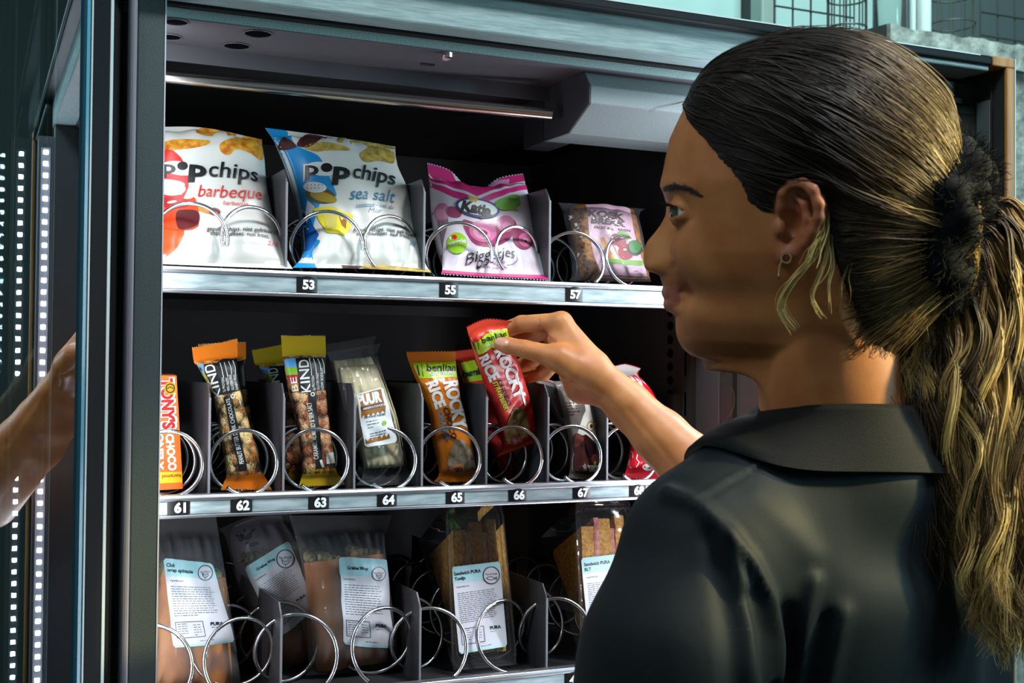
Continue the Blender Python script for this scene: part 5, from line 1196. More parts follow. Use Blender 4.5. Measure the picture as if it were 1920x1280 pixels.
# ears
def ear(s_):
    z0 = 0.0635
    q = lambda px, py, z: h(px, py, s_*(z0+z))
    fld.ell(q(1494, 402, 0.004), (0.0165, 0.0250, 0.0065), 0.006)
    fld.ell(q(1475, 466, 0.004), (0.0080, 0.0090, 0.0046), 0.006)
    P = [(1464,412,.006),(1461,388,.008),(1468,362,.011),(1484,346,.013),(1505,343,.0155),(1524,356,.0185),(1535,382,.0200),(1535,408,.0190),(1525,434,.0155),(1508,456,.0115),(1490,474,.0085),(1472,480,.0075),(1462,470,.0060)]
    fld.chain([q(*p_) for p_ in P], [.0022,.0030,.0033,.0034,.0035,.0036,.0036,.0034,.0032,.0032,.0038,.0044,.0036], 0.0030)
    fld.ell(q(1482, 424, 0.011), (0.0085, 0.0125, 0.0085), 0.003, 's')
    fld.ell(q(1496, 374, 0.0125), (0.0075, 0.0085, 0.0045), 0.003, 's')
    fld.chain([q(1489,366,.0095), q(1508,384,.0120), q(1514,410,.0130), q(1506,438,.0110), q(1488,456,.0085)], [.0018,.0024,.0027,.0027,.0024], 0.0030)
    fld.ell(q(1463, 428, 0.0105), (0.0042, 0.0062, 0.0042), 0.003)
D_NOEAR = fld.d.copy()
ear(-1); ear(1)
HV, HQ = fld.surface()
HVW = HF.to_world(HV)
hn = vnorm(HVW, HQ); hp = pxproj(HVW); nr_ = (hn@HF.z) < 0.3
for poly, wpx, amp in (([(1257,474),(1265,488),(1260,503)], 5, -.0009), ([(1268,500),(1284,522),(1292,548)], 8, -.0009), ([(1258,412),(1276,420),(1298,412)], 4, -.0007), ([(1283,546),(1288,556)], 4, -.0008), ([(1262,594),(1275,592)], 6, -.0006), ([(1230,350),(1262,342),(1300,352)], 9, .0009)):
    q_ = np.exp(-(seg_dist(hp, poly)/wpx)**2)*nr_; HVW += hn*(amp*q_)[:, None]
# skin tint: lips, blush on the ear rim, nails
hp = pxproj(HVW); tint = np.zeros(len(HV))
lip = (seg_dist(hp, [(1250,548),(1262,548),(1279,548)]) < 9) & (HV[:, 0] < h(1280, 548)[0]); lip |= (seg_dist(hp, [(1255,569),(1264,567),(1278,551)]) < 8) & (HV[:, 0] < h(1280, 548)[0])
lip &= np.abs(HV[:, 2]) < 0.025
tint[lip] = 1.0
earm = (np.abs(HV[:, 2]) > 0.068) & (hp[:, 0] > 1450) & (hp[:, 0] < 1550) & (hp[:, 1] > 330) & (hp[:, 1] < 490); tint[earm] = 0.35

# ------------------------------------------------------------------ right arm and hand
AF = Frame(1040, 680, 1.25)
def g_(px, py, z=0.0): return AF.loc(px, py, z)
fa = Field(g_(900, 1130)[:2].tolist()+[-0.10], g_(1520, 560)[:2].tolist()+[0.125], 0.0015)
# forearm: two bones side by side in depth
fa.chain([g_(1112,697,.014), g_(1175,755,.012), g_(1235,815,.008), g_(1292,870,.002), g_(1440,1015,-.030)], [.0180,.0216,.0266,.0306,.042], 0.004)
fa.chain([g_(1116,702,.036), g_(1178,760,.036), g_(1240,820,.034), g_(1296,874,.030), g_(1440,1015,.000)], [.0174,.0208,.0258,.0298,.042], 0.014)
# metacarpals
MC = {'index': (g_(1108,684,.010), g_(1053,604,.020), .0160, .0102), 'middle': (g_(1108,690,.022), g_(1046,612,.038), .0165, .0104), 'ring': (g_(1112,700,.034), g_(1050,634,.053), .0160, .0098), 'little': (g_(1116,712,.042), g_(1060,662,.064), .0145, .0088)}
for a, b, ra, rb in MC.values(): fa.cone(a, b, ra, rb, 0.010)
fa.chain([g_(1116,734,.030), g_(1090,726,.034), g_(1068,700,.050)], [.0135,.0145,.0120], 0.010)          # heel of the palm
fa.chain([g_(1112,706,.006), g_(1080,690,.000), g_(1048,670,-.003)], [.0150,.0150,.0122], 0.012)         # ball of the thumb
fa.chain([g_(1085,668,.010), g_(1040,636,.018)], [.0105,.0080], 0.012)                                   # web between thumb and index
HB = np.array([FWD@AF.z])                                                                                # fingers
def finger(pts, rs, k0=0.006):
    for i in range(len(pts)-1): fa.cone(pts[i], pts[i+1], rs[i], rs[i+1], k0 if i == 0 else 0.0022)
finger([g_(1053,604,.020), g_(978,607,.040), g_(943,619,.050), g_(924,632,.046)], [.0102,.0088,.0079,.0070])
finger([g_(1046,614,.038), g_(984,631,.060), g_(950,652,.062), g_(932,664,.054)], [.0102,.0088,.0079,.0070])
finger([g_(1050,636,.053), g_(997,676,.080), g_(966,690,.094), g_(950,692,.096)], [.0096,.0084,.0076,.0068])
finger([g_(1060,664,.064), g_(1020,700,.086), g_(992,706,.098), g_(978,706,.100)], [.0086,.0076,.0068,.0060])
finger([g_(1048,670,-.003), g_(984,654,-.001), g_(952,648,.003), g_(939,645,.0055)], [.0118,.0090,.0086,.0072], 0.010)   # thumb
AV, AQ = fa.surface(); AVW = AF.to_world(AV)
# creases and tendons, measured on the photograph but cut into the skin
an = vnorm(AVW, AQ); ap = pxproj(AVW); near = (an@AF.z) < 0.25
def press(V, N, P, m, poly, wpx, amp): V[m] += N[m]*(amp*np.exp(-(seg_dist(P[m], poly)/wpx)**2))[:, None]
for poly, wpx, amp in (([(976,640),(979,652),(976,664)], 1.8, -.0007), ([(982,641),(985,652),(982,665)], 1.8, -.0005), ([(970,642),(972,652),(970,662)], 1.8, -.0004),
                       ([(1013,612),(1022,624),(1030,636),(1040,641)], 2.5, -.0012), ([(1030,641),(1010,645),(985,640)], 2.5, -.0008), ([(1010,600),(1012,615),(1014,630)], 2.2, -.0007),
                       ([(1072,712),(1095,724),(1125,748)], 3.0, -.0010), ([(1020,690),(1048,704),(1072,716)], 2.5, -.0009), ([(1180,770),(1230,830),(1270,880)], 9, -.0009)):
    press(AVW, an, ap, near, poly, wpx, amp)
atint = np.zeros(len(AV)); atint[(seg_dist(ap, [(1085,738),(1112,752)]) < 12)] = 0.5; atint[seg_dist(ap, [(1012,612),(1030,630)]) < 14] = 0.25

# ------------------------------------------------------------------ torso, left arm, legs (mostly under her clothes)
TF = Frame(1520, 1000, 0.93)
def t_(px, py, D):
    P = TF.to_loc(dep(px, py, D)[None])[0]; return P
def body(f, grow=0.0, k1=0.045, sleeve=True, low=2000):
    G = grow
    f.cone(t_(1560,850,.930), t_(1330,1030,.845), .052+G, .050+G, 0.02)
    f.cone(t_(1580,850,.940), t_(1745,1010,1.085), .052+G, .050+G, 0.03)
    rib = [(1490,1120,.895,.080), (1590,1110,.955,.098), (1700,1110,1.040,.084)]
    for x, y, D, r in rib: f.cone(t_(x, y, D), t_(x+14, 1500, D+.015), r+G, r*.92+G, k1)
    for x, y, D, r in rib: f.cone(t_(x+14, 1500, D+.015), t_(x+20, low, D+.02), r*.92+G, r*1.08+G, k1)
    f.chain([t_(1420,960,.890), t_(1560,930,.945), t_(1700,960,1.03)], [.045+G, .062+G, .045+G], 0.05)
ft = Field(t_(1040,2100,.93)[:2].tolist()+[-0.26], t_(2080,730,.93)[:2].tolist()+[0.32], 0.0055)
body(ft, -0.006)
TV, TQ = ft.surface(); TVW = TF.to_world(TV)
fl = Field(t_(640,1760,.80)[:2].tolist()+[-0.24], t_(1500,930,.80)[:2].tolist()+[0.14], 0.003)
LE = t_(1212,1420,.800)
fl.chain([t_(1322,1040,.845), t_(1262,1230,.815), LE], [.045, .042, .034], 0.01)
fl.chain([LE, t_(1130,1500,.845), t_(1020,1530,.930), t_(985,1530,.955)], [.036, .034, .025, .024], 0.012)
fl.chain([t_(985,1530,.955), t_(948,1520,.985)], [.026, .024], 0.01)
for k in range(4): fl.chain([t_(950+6*k,1505+16*k,.985), t_(915+6*k,1510+16*k,1.01), t_(905+8*k,1530+15*k,1.02)], [.0095,.0085,.0072], 0.004)
fl.chain([t_(970,1510,.965), t_(935,1490,.965), t_(912,1493,.975)], [.012,.0095,.0075], 0.006)
LV, LQ = fl.surface(); LVW = TF.to_world(LV)

def skin_material():
    m = bpy.data.materials.new('tan_skin'); m.use_nodes = True; nt = m.node_tree; b = nt.nodes['Principled BSDF']
    at = nt.nodes.new('ShaderNodeAttribute'); at.attribute_name = 'tint'
    tc = nt.nodes.new('ShaderNodeTexCoord'); n1 = nt.nodes.new('ShaderNodeTexNoise'); n1.inputs['Scale'].default_value = 28; n1.inputs['Detail'].default_value = 5
    cr = nt.nodes.new('ShaderNodeValToRGB'); cr.color_ramp.elements[0].color = (*lin(170,102,56), 1); cr.color_ramp.elements[1].color = (*lin(194,128,76), 1); cr.color_ramp.elements[0].position = .35; cr.color_ramp.elements[1].position = .65
    mx = nt.nodes.new('ShaderNodeMixRGB'); mx.inputs[2].default_value = (*lin(168,92,78), 1)
    nt.links.new(tc.outputs['Object'], n1.inputs['Vector']); nt.links.new(n1.outputs['Fac'], cr.inputs['Fac']); nt.links.new(cr.outputs['Color'], mx.inputs[1]); nt.links.new(at.outputs['Fac'], mx.inputs[0]); nt.links.new(mx.outputs[0], b.inputs['Base Color'])
    n2 = nt.nodes.new('ShaderNodeTexNoise'); n2.inputs['Scale'].default_value = 900; bp = nt.nodes.new('ShaderNodeBump'); bp.inputs['Strength'].default_value = 0.12; bp.inputs['Distance'].default_value = 0.0005
    nt.links.new(tc.outputs['Object'], n2.inputs['Vector']); nt.links.new(n2.outputs['Fac'], bp.inputs['Height']); nt.links.new(bp.outputs['Normal'], b.inputs['Normal'])
    b.inputs['Roughness'].default_value = 0.48; b.inputs['Specular IOR Level'].default_value = 0.4
    b.inputs['Subsurface Weight'].default_value = 0.12; b.inputs['Subsurface Radius'].default_value = (0.010, 0.004, 0.002); b.inputs['Subsurface Scale'].default_value = 0.6
    return m
M_SKIN = skin_material()
parts = [(HVW, HQ, tint), (AVW, AQ, atint), (TVW, TQ, np.zeros(len(TV))), (LVW, LQ, np.zeros(len(LV)))]
off = 0; Vs, Qs, Ts = [], [], []
for v, q, t in parts: Vs.append(v); Qs.append(q+off); Ts.append(t); off += len(v)
person = np_mesh('person', np.concatenate(Vs), np.concatenate(Qs), M_SKIN, None, {'tint': np.concatenate(Ts)})
tag(person, 'person in dark polo shirt with a wavy ponytail taking a red bar from the machine', 'person')

# tools to find her surface under a pixel
from mathutils.bvhtree import BVHTree
BV = BVHTree.FromPolygons([tuple(v) for v in HVW], [tuple(int(i) for i in q) for q in HQ]); BA_ = BVHTree.FromPolygons([tuple(v) for v in AVW], [tuple(int(i) for i in q) for q in AQ])
def hit(px, py, tree=None):
    d = ray(px, py); d /= np.linalg.norm(d); r = (tree or BV).ray_cast(Vector(CAM), Vector(d))
    return (np.array(r[0]), np.array(r[1])) if r[0] is not None else (None, None)

# eyes
m_scl = mat('eye_white', (0.62,0.58,0.54), 0.12, spec=0.6); m_iri = mat('grey_green_iris', (0.10,0.12,0.07), 0.1); m_pup = mat('black_pupil', (0.004,0.004,0.004), 0.05)
for e, s_ in zip(EY, (-1, 1)):
    gz = np.array([-0.86, -0.10, -0.40]); gz /= np.linalg.norm(gz); a = np.cross(gz, [0,1,0]); a /= np.linalg.norm(a); b_ = np.cross(a, gz)
    b = MB(); nr, ns = 22, 28; P = []; fs = []; fm = []
    for j in range(nr+1):
        ph = math.pi*j/nr
        for i in range(ns):
            th = 2*math.pi*i/ns; P.append(e+EYR*(gz*math.cos(ph)+(a*math.cos(th)+b_*math.sin(th))*math.sin(ph)))
    P = HF.to_world(np.array(P))
    for j in range(nr):
        for i in range(ns):
            fs.append((j*ns+i, j*ns+(i+1) % ns, (j+1)*ns+(i+1) % ns, (j+1)*ns+i)); fm.append(2 if j < 2 else (1 if j < 5 else 0))
    k0 = b.n; b.v.append(P); b.n += len(P)
    for f, m_ in zip(fs, fm): b.f.append(f); b.m.append(m_)
    b.build('eye', [m_scl, m_iri, m_pup], person, smooth=True, angle=180)
# eyebrow and lashes
m_brow = mat('dark_brow_hair', (0.020,0.012,0.008), 0.6)
b = MB(); rr = np.random.RandomState(4)
for k in range(520):
    u = rr.rand(); cx = np.interp(u, [0,.35,.7,1], [1243,1262,1285,1308]); cy = np.interp(u, [0,.35,.7,1], [357,350,352,366]); wd = np.interp(u, [0,.3,1], [7,8,2.5])
    p0, n0 = hit(cx, cy+rr.randn()*wd*0.5); 
    if p0 is None: continue
    p1, n1 = hit(cx+9+4*rr.rand(), cy-4+6*u+rr.randn()*1.0)
    if p1 is None or np.linalg.norm(p1-p0) > .02: continue
    m0 = (p0+p1)/2+n0*0.0006; b.tube([p0, m0, p1+n1*0.0004], [0.00028, 0.00024, 0.00008], 4)
b.build('eyebrow', m_brow, person, smooth=True)
b = MB()
for k in range(26):
    u = k/25; p0 = EY[0]+np.array([-0.0118+0.0065*u, 0.0042-0.0005*u, -0.0035-0.0085*u]); dr_ = np.array([-0.0075+0.002*u, 0.0010+0.0025*rr.rand(), -0.0035*u]); 
    P = HF.to_world(np.array([p0, p0+dr_*.5+[0,-.0006,0], p0+dr_])); b.tube(P, [0.00030, 0.00022, 0.00006], 4)
b.build('eyelash', m_brow, person, smooth=True)
# thumb nail
b = MB(); N_ = 9; P = []
for j in range(N_):
    for i in range(N_):
        u, v = i/(N_-1), j/(N_-1); x = 929+u*25; y = 640.5+(v-.5)*15*(1-0.35*abs(2*u-1)**3)+u*3.0
        q, n = hit(x, y, BA_)
        if q is None: q, n = P[-1], np.array([0,-1,0])
        P.append(q+n*(0.0002+0.0005*(1-(2*v-1)**4)))
b.add(P, [(j*N_+i, j*N_+i+1, (j+1)*N_+i+1, (j+1)*N_+i) for j in range(N_-1) for i in range(N_-1)])
b.build('thumbnail', mat('pink_nail', lin(204,146,122), 0.3, coat=0.3), person, smooth=True)
# earring: a stud with a short drop
q, n = hit(1474, 483); b = MB(); c = q+n*0.0008; b.tube(c+0.0032*np.stack([np.cos(np.arange(16)*math.pi/8)[:, None]*HF.x[None], np.sin(np.arange(16)*math.pi/8)[:, None]*HF.y[None]]).sum(0), 0.0008, 6, closed=True)
b.tube([c-HF.x*0.003-HF.y*0.002, c-HF.x*0.0042-HF.y*0.006, c-HF.x*0.0044-HF.y*0.012], 0.0006, 6); b.tube([c-HF.x*0.0044-HF.y*0.012, c-HF.x*0.0040-HF.y*0.0145], [0.0011, 0.0004], 8)
b.build('earring', mat('gold_earring', (0.75,0.52,0.22), 0.2, metal=1.0), person, smooth=True)

# ------------------------------------------------------------------ polo shirt
fs_ = Field(t_(1030,1800,.93)[:2].tolist()+[-0.26], t_(2080,740,.93)[:2].tolist()+[0.32], 0.0038)
body(fs_, 0.0)
fs_.chain([t_(1322,1040,.848), t_(1262,1230,.818), t_(1222,1370,.805)], [.0545,.0555,.0540], 0.028)
fs_.chain([t_(1742,1020,1.085), t_(1700,1150,1.14)], [.054,.052], 0.02)
q_ = TF.to_loc(HF.to_world(h(1583, 905, 0.0)[None]))[0]; fs_.ell(q_, (0.068, 0.046, 0.068), 0.04)
SV, SQ = fs_.surface(); SVW = TF.to_world(SV)
sn = vnorm(SVW, SQ); sp = pxproj(SVW); near = (sn@TF.z) < 0.5
FOLDS = (([(1255,925),(1310,945),(1350,985),(1378,1060),(1398,1150),(1412,1300)], 15, .0050), ([(1330,1010),(1352,1090),(1368,1180),(1376,1300)], 22, -.0030),
    ([(1368,1000),(1410,1055),(1442,1120),(1460,1200),(1462,1300)], 13, .0058), ([(1400,1120),(1424,1180),(1434,1240),(1436,1300)], 16, -.0036), ([(1488,1300),(1500,1210),(1512,1140),(1524,1090)], 17, .0050), ([(1474,1140),(1478,1210),(1476,1300)], 14, -.0045),
    ([(1545,1300),(1562,1220),(1578,1150)], 20, .0040), ([(1522,1300),(1536,1230),(1550,1160)], 14, -.0036), ([(1420,930),(1480,990),(1520,1040)], 26, .0020), ([(1300,938),(1360,900),(1425,868)], 3.0, .0012), ([(1303,946),(1363,908),(1428,875)], 3.0, -.0010))
for poly, wpx, amp in FOLDS: press(SVW, sn, sp, near, poly, wpx, amp)
def cloth_mat():
    m = mat('dark_polo_knit', (0.0036,0.0078,0.0100), 0.62, bump=0.12, bscale=1800); b = m.node_tree.nodes['Principled BSDF']
    b.inputs['Specular IOR Level'].default_value = 0.18; b.inputs['Sheen Weight'].default_value = 0.03; b.inputs['Sheen Roughness'].default_value = 0.4; b.inputs['Sheen Tint'].default_value = (0.35, 0.62, 0.70, 1); return m
M_CLOTH = cloth_mat()
shirt = np_mesh('polo_shirt', SVW, SQ, M_CLOTH, person)
# stand-and-fall collar, laid on neck and shoulders
def root(f, o, d, lo, hi, lev):
    a, b_ = lo, hi
    for _ in range(28):
        m_ = (a+b_)/2
        if f.sample((o+d*m_)[None])[0] < lev: a = m_
        else: b_ = m_
    return (a+b_)/2
CN = 96; rows = []
ctop = np.array(t_(1574, 772, .902)); cbot = np.array(t_(1560, 890, .905)); RB = 0.106
yb = []; rbs = []
for i in range(CN):
    th = 2*math.pi*i/CN; q = cbot+np.array([math.cos(th)*RB, 0, math.sin(th)*RB]); y = ctop[1]-0.004
    while y > cbot[1] and fs_.sample(np.array([[q[0], y, q[2]]]))[0] > 0.005: y -= 0.001
    yb.append(y)
    r_ = RB
    while r_ > 0.06 and fs_.sample((cbot*np.array([1, 0, 1])+np.array([math.cos(th)*r_, y, math.sin(th)*r_]))[None])[0] > 0.006: r_ -= 0.001
    rbs.append(r_)
yb = np.array(yb); rbs = np.array(rbs)
for _ in range(5): rbs = (np.roll(rbs, 1)+np.roll(rbs, -1)+np.roll(rbs, 2)+np.roll(rbs, -2)+rbs)/5
for _ in range(5): yb = (np.roll(yb, 1)+np.roll(yb, -1)+np.roll(yb, 2)+np.roll(yb, -2)+yb)/5
for j, (fr, lev) in enumerate(((0.0, .0), (0.10, .0), (0.25, .003), (0.4, .0048), (0.55, .0055), (0.7, .0058), (0.85, .0058), (1.0, .0055), (1.03, .0020))):
    ring = []
    for i in range(CN):
        th = 2*math.pi*i/CN; d = np.array([math.cos(th), 0, math.sin(th)])
        top = ctop+d*0.0585; bot = cbot+d*rbs[i]; bot[1] = yb[i]
        q = top*(1-fr)+bot*fr
        for _ in range(4):
            g = fs_.sample(q[None])[0]
            if g < lev: q = q+fs_.grad(q[None])[0]*(lev-g)*0.8
        ring.append(q)
    rows.append(ring)
R_ = np.array(rows); inner = ctop+(R_[0]-ctop)*np.array([0.955, 1, 0.955])-np.array([0, 0.030, 0]); R_ = np.concatenate([inner[None], R_])
V = TF.to_world(R_.reshape(-1, 3)); nj = len(R_)
Q = np.array([(j*CN+i, j*CN+(i+1) % CN, (j+1)*CN+(i+1) % CN, (j+1)*CN+i) for j in range(nj-1) for i in range(CN)])[:, ::-1]
col_o = np_mesh('collar', V, Q, mat('dark_polo_rib', (0.0030,0.0044,0.0050), 0.75, bump=0.4, spec=0.2, bscale=1600), None)
col_o.parent = shirt; col_o.matrix_parent_inverse = Matrix.Translation(-(Vector(WLOC[shirt.name])))
# trousers and shoes down to the floor (below the frame)
FY = ZF
def wl(P): return TF.to_loc(np.array(P, float)[None])[0]
hipL = TF.to_world(np.array([t_(1510,1960,.93)]))[0]; hipR = TF.to_world(np.array([t_(1690,1960,1.03)]))[0]
mbt = MB(); mbs = MB()
for hp_ in (hipL, hipR):
    P = [hp_+np.array([0,0,.10]), hp_, hp_+np.array([-.01,.01,-.20]), np.array([hp_[0]-.02, hp_[1]+.02, ZF+.46]), np.array([hp_[0]-.01, hp_[1]+.0, ZF+.10])]
    t = np.linspace(0, 4, 33); C_ = catmull(np.array(P), t); mbt.tube(C_, np.interp(t, range(5), [.085,.098,.085,.062,.055]), 20)
    fdir = np.array([-0.75, 0.66, 0]); a0 = np.array([hp_[0]-.01, hp_[1], ZF+.045])
    mbs.tube([a0-fdir*.07, a0-fdir*.04, a0+fdir*.03, a0+fdir*.12, a0+fdir*.17], [.030,.044,.045,.040,.026], 16)
mbt.build('trousers', mat('dark_trousers', (0.02,0.022,0.028), 0.8), person, smooth=True); mbs.build('shoe', mat('white_shoe', (0.6,0.6,0.58), 0.5), person, smooth=True)
# ================================================================== hair
HP = [(1281,196),(1287,222),(1302,243),(1321,264),(1354,303),(1387,341),(1403,378),(1422,394),(1444,384),(1458,352),(1478,330),(1508,326),(1532,342),(1546,375),(1550,410),(1549,445),(1562,485),(1586,545),(1622,596),(1690,640),(1800,660),(1900,400),(1800,80),(1600,10),(1400,30),(1290,120)]
def inside(P, poly):
    x, y = P[:, 0], P[:, 1]; r = np.zeros(len(P), bool); n = len(poly); j = n-1
    for i in range(n):
        xi, yi = poly[i]; xj, yj = poly[j]
        r ^= ((yi > y) != (yj > y)) & (x < (xj-xi)*(y-yi)/(yj-yi+1e-12)+xi); j = i
    return r
gx, gy_ = np.meshgrid(fld.ax[0], fld.ax[1], indexing='ij'); PX = pxproj(HF.to_world(np.stack([gx.ravel(), gy_.ravel(), np.zeros(gx.size)], 1)))
ins_ = inside(PX, HP); dd = seg_dist(PX, HP[:21])*U1
LV_ = np.where(ins_, np.clip(0.0006+dd*0.20, 0, 0.0085), -0.004).reshape(gx.shape).astype(np.float32)
ee = np.sqrt(((PX[:, 0]-1497)/50)**2+((PX[:, 1]-408)/80)**2).reshape(gx.shape)
LV_ = np.where(ee < .92, -0.004, np.where(LV_ > 0, LV_*np.clip((ee-.92)*2.2, 0.08, 1), LV_)).astype(np.float32)
fh = Field(fld.lo, fld.lo+(fld.n-1)*fld.res, fld.res); fh.n = fld.n; fh.d = np.where(LV_[:, :, None] > 0, D_NOEAR, fld.d)-LV_[:, :, None]
AN = h(1792, 428, -0.004)
fq = Field(fld.lo, fld.lo+(fld.n-1)*fld.res, fld.res); fq.n = fld.n
fh.cone(h(1660, 360, 0), h(1785, 425, -0.002), 0.060, 0.024, 0.03)
fh.cone(h(1600, 470, -0.012), h(1760, 440, -0.004), 0.046, 0.028, 0.03)
fh.cone(h(1620, 560, 0.0), h(1740, 470, 0.0), 0.040, 0.030, 0.03)
CV, CQ = fh.surface(); cp = pxproj(HF.to_world(CV))
okv = (inside(cp, HP) | (cp[:, 0] > 1560)) & (cp[:, 1] < 690)
keep = okv[CQ].all(1)
CN_ = vnorm(CV, CQ)
fq.d = np.minimum(fh.d, D_NOEAR-np.float32(0.0007))
def settle(P, lev, it=7):
    for _ in range(it):
        e_ = fq.res; G_ = np.stack([fq.sample(P+np.eye(3)[i]*e_)-fq.sample(P-np.eye(3)[i]*e_) for i in range(3)], 1)/(2*e_)
        P = P-G_*((fq.sample(P)-lev)/np.clip((G_**2).sum(1), .15, None))[:, None]*0.8
    return P
# soft grooves that run back to the hair tie
d2 = CV-AN; ang = np.arctan2(d2[:, 2], d2[:, 1]); rad = np.linalg.norm(d2, axis=1)
gro = 0.35*np.sin(ang*41+np.sin(rad*60)*1.5)+0.4*np.sin(ang*73+rad*40)+0.3*np.sin(ang*23+1.3+rad*25)
gate = np.clip((rad-0.01)/0.05, 0, 1)
CV = CV+CN_*(0.0005*gro*gate)[:, None]
use = np.unique(CQ[keep]); mp_ = np.full(len(CV), -1); mp_[use] = np.arange(len(use)); capV = HF.to_world(CV[use]); capQ = mp_[CQ[keep]]
capB = np.clip((cp[use, 0]-1600)/200, 0, 1)*(0.25+0.25*gro[use])
capB = np.clip(capB, 0, 1)

def strands_mesh(S, R, seg=3):
    """S (n, m, 3) strand points, R (n, m) radii -> vertices, quads"""
    n, m, _ = S.shape; T = np.gradient(S, axis=1); T /= np.linalg.norm(T, axis=2)[:, :, None]+1e-12
    v = np.array(HF.z); A = np.cross(T, v); A /= np.linalg.norm(A, axis=2)[:, :, None]+1e-9; B = np.cross(T, A)
    V = np.stack([S+R[:, :, None]*(math.cos(2*math.pi*k/seg+.5)*A+math.sin(2*math.pi*k/seg+.5)*B) for k in range(seg)], 2)   # n m seg 3
    base_ = (np.arange(n)*m*seg)[:, None, None]; j = (np.arange(m-1)*seg)[None, :, None]; k = np.arange(seg)[None, None, :]; k2 = (k+1) % seg
    Q = np.stack([base_+j+k, base_+j+k2, base_+j+seg+k2, base_+j+seg+k], 3).reshape(-1, 4)
    return V.reshape(-1, 3), Q
rr = np.random.RandomState(12)
hl = []
for a_, b_ in zip(HP[:20], HP[1:21]):
    for u in rr.rand(int(np.hypot(b_[0]-a_[0], b_[1]-a_[1])*5)):
        x_, y_ = a_[0]+(b_[0]-a_[0])*u+abs(rr.randn())*5+1, a_[1]+(b_[1]-a_[1])*u-abs(rr.randn())*4
        q_, n_ = hit(x_, y_)
        if q_ is not None and inside(np.array([[x_, y_]]), HP)[0]: hl.append(HF.to_loc(q_[None])[0])
hl = np.array(hl)
# strands combed over the head towards the tie
cand = np.where(keep)[0]; NS = 7500
st = CV[CQ[rr.choice(cand, NS)].mean(1).astype(int)*0+CQ[rr.choice(cand, NS), 0]]
st = np.concatenate([st, hl]); NS = len(st)
m = 16; P = st.copy(); tr_ = [P.copy()]; step = rr.uniform(0.004, 0.0085, NS); lift = np.where(rr.rand(NS) < .05, rr.uniform(.003, .0075, NS), rr.uniform(0.0008, 0.0026, NS)); wob = rr.randn(NS)*0.16
for k in range(m-1):
    d = AN-P; L = np.linalg.norm(d, axis=1)[:, None]; d /= L+1e-9
    gn = fq.grad(P); d = d-gn*(d*gn).sum(1)[:, None]; d /= np.linalg.norm(d, axis=1)[:, None]+1e-9
    side = np.cross(d, gn); d = d+side*(wob*np.sin(k*0.5+rr.rand()*0.0))[:, None]
    P = P+d*np.minimum(step, L[:, 0]*0.5)[:, None]
    P = settle(P, lift*(0.55+k/m))
    tr_.append(P.copy())
S1 = np.stack(tr_, 1)
for _ in range(3): S1[:, 1:-1] = 0.25*S1[:, :-2]+0.5*S1[:, 1:-1]+0.25*S1[:, 2:]
px1 = pxproj(HF.to_world(S1.reshape(-1, 3))).reshape(NS, m, 2)
inn = (np.sqrt(((px1[:, :, 0]-1497)/50)**2+((px1[:, :, 1]-408)/80)**2) < 0.88) & (np.abs(S1[:, :, 2]) > 0.045)
ok_ = ~inn[:, 0]; S1 = S1[ok_]; px1 = px1[ok_]; inn = inn[ok_]; NS = len(S1); fi = np.where(inn.any(1), inn.argmax(1), m)
for i in np.where(fi < m)[0]:
    t_in = np.linspace(0, max(fi[i]-1, 1), m); S1[i] = np.stack([np.interp(t_in, np.arange(m), S1[i, :, a]) for a in range(3)], 1)
bl = rr.rand(NS); B1 = np.clip((px1[:, :, 0]-1560)/210, 0, 1)**1.3*np.where(bl > .55, 1.0, 0.35)[:, None]*(0.5+0.5*rr.rand(NS))[:, None]
R1 = np.tile(0.00034*np.sin(np.linspace(0.25, 2.95, m)), (NS, 1))*rr.uniform(0.7, 1.4, NS)[:, None]
S1W = HF.to_world(S1.reshape(-1, 3)).reshape(NS, m, 3)
# ponytail
G = [[(1812,405,.900),(1868,378,.895),(1925,425,.885),(1958,540,.875),(1965,700,.868),(1955,850,.862),(1940,1000,.858),(1922,1120,.856),(1895,1235,.856)],
     [(1818,420,.895),(1872,408,.885),(1912,490,.872),(1928,620,.866),(1915,760,.860),(1902,900,.856),(1892,1040,.852),(1902,1150,.852),(1885,1225,.852)],
     [(1815,445,.890),(1852,462,.878),(1878,555,.868),(1882,680,.860),(1868,800,.856),(1874,930,.852),(1858,1050,.850),(1872,1140,.850),(1900,1205,.852)],
     [(1800,470,.888),(1822,520,.876),(1828,620,.866),(1812,730,.858),(1828,850,.854),(1838,980,.852),(1846,1080,.850),(1858,1150,.850),(1880,1200,.850)],
     [(1788,480,.890),(1790,550,.878),(1786,640,.868),(1776,720,.862),(1800,820,.858),(1812,920,.856),(1822,1010,.854),(1836,1080,.852),(1850,1130,.852)]]
G = np.array([[dep(*q) for q in g] for g in G]); MP = 44
tt = np.linspace(0, 8, MP)
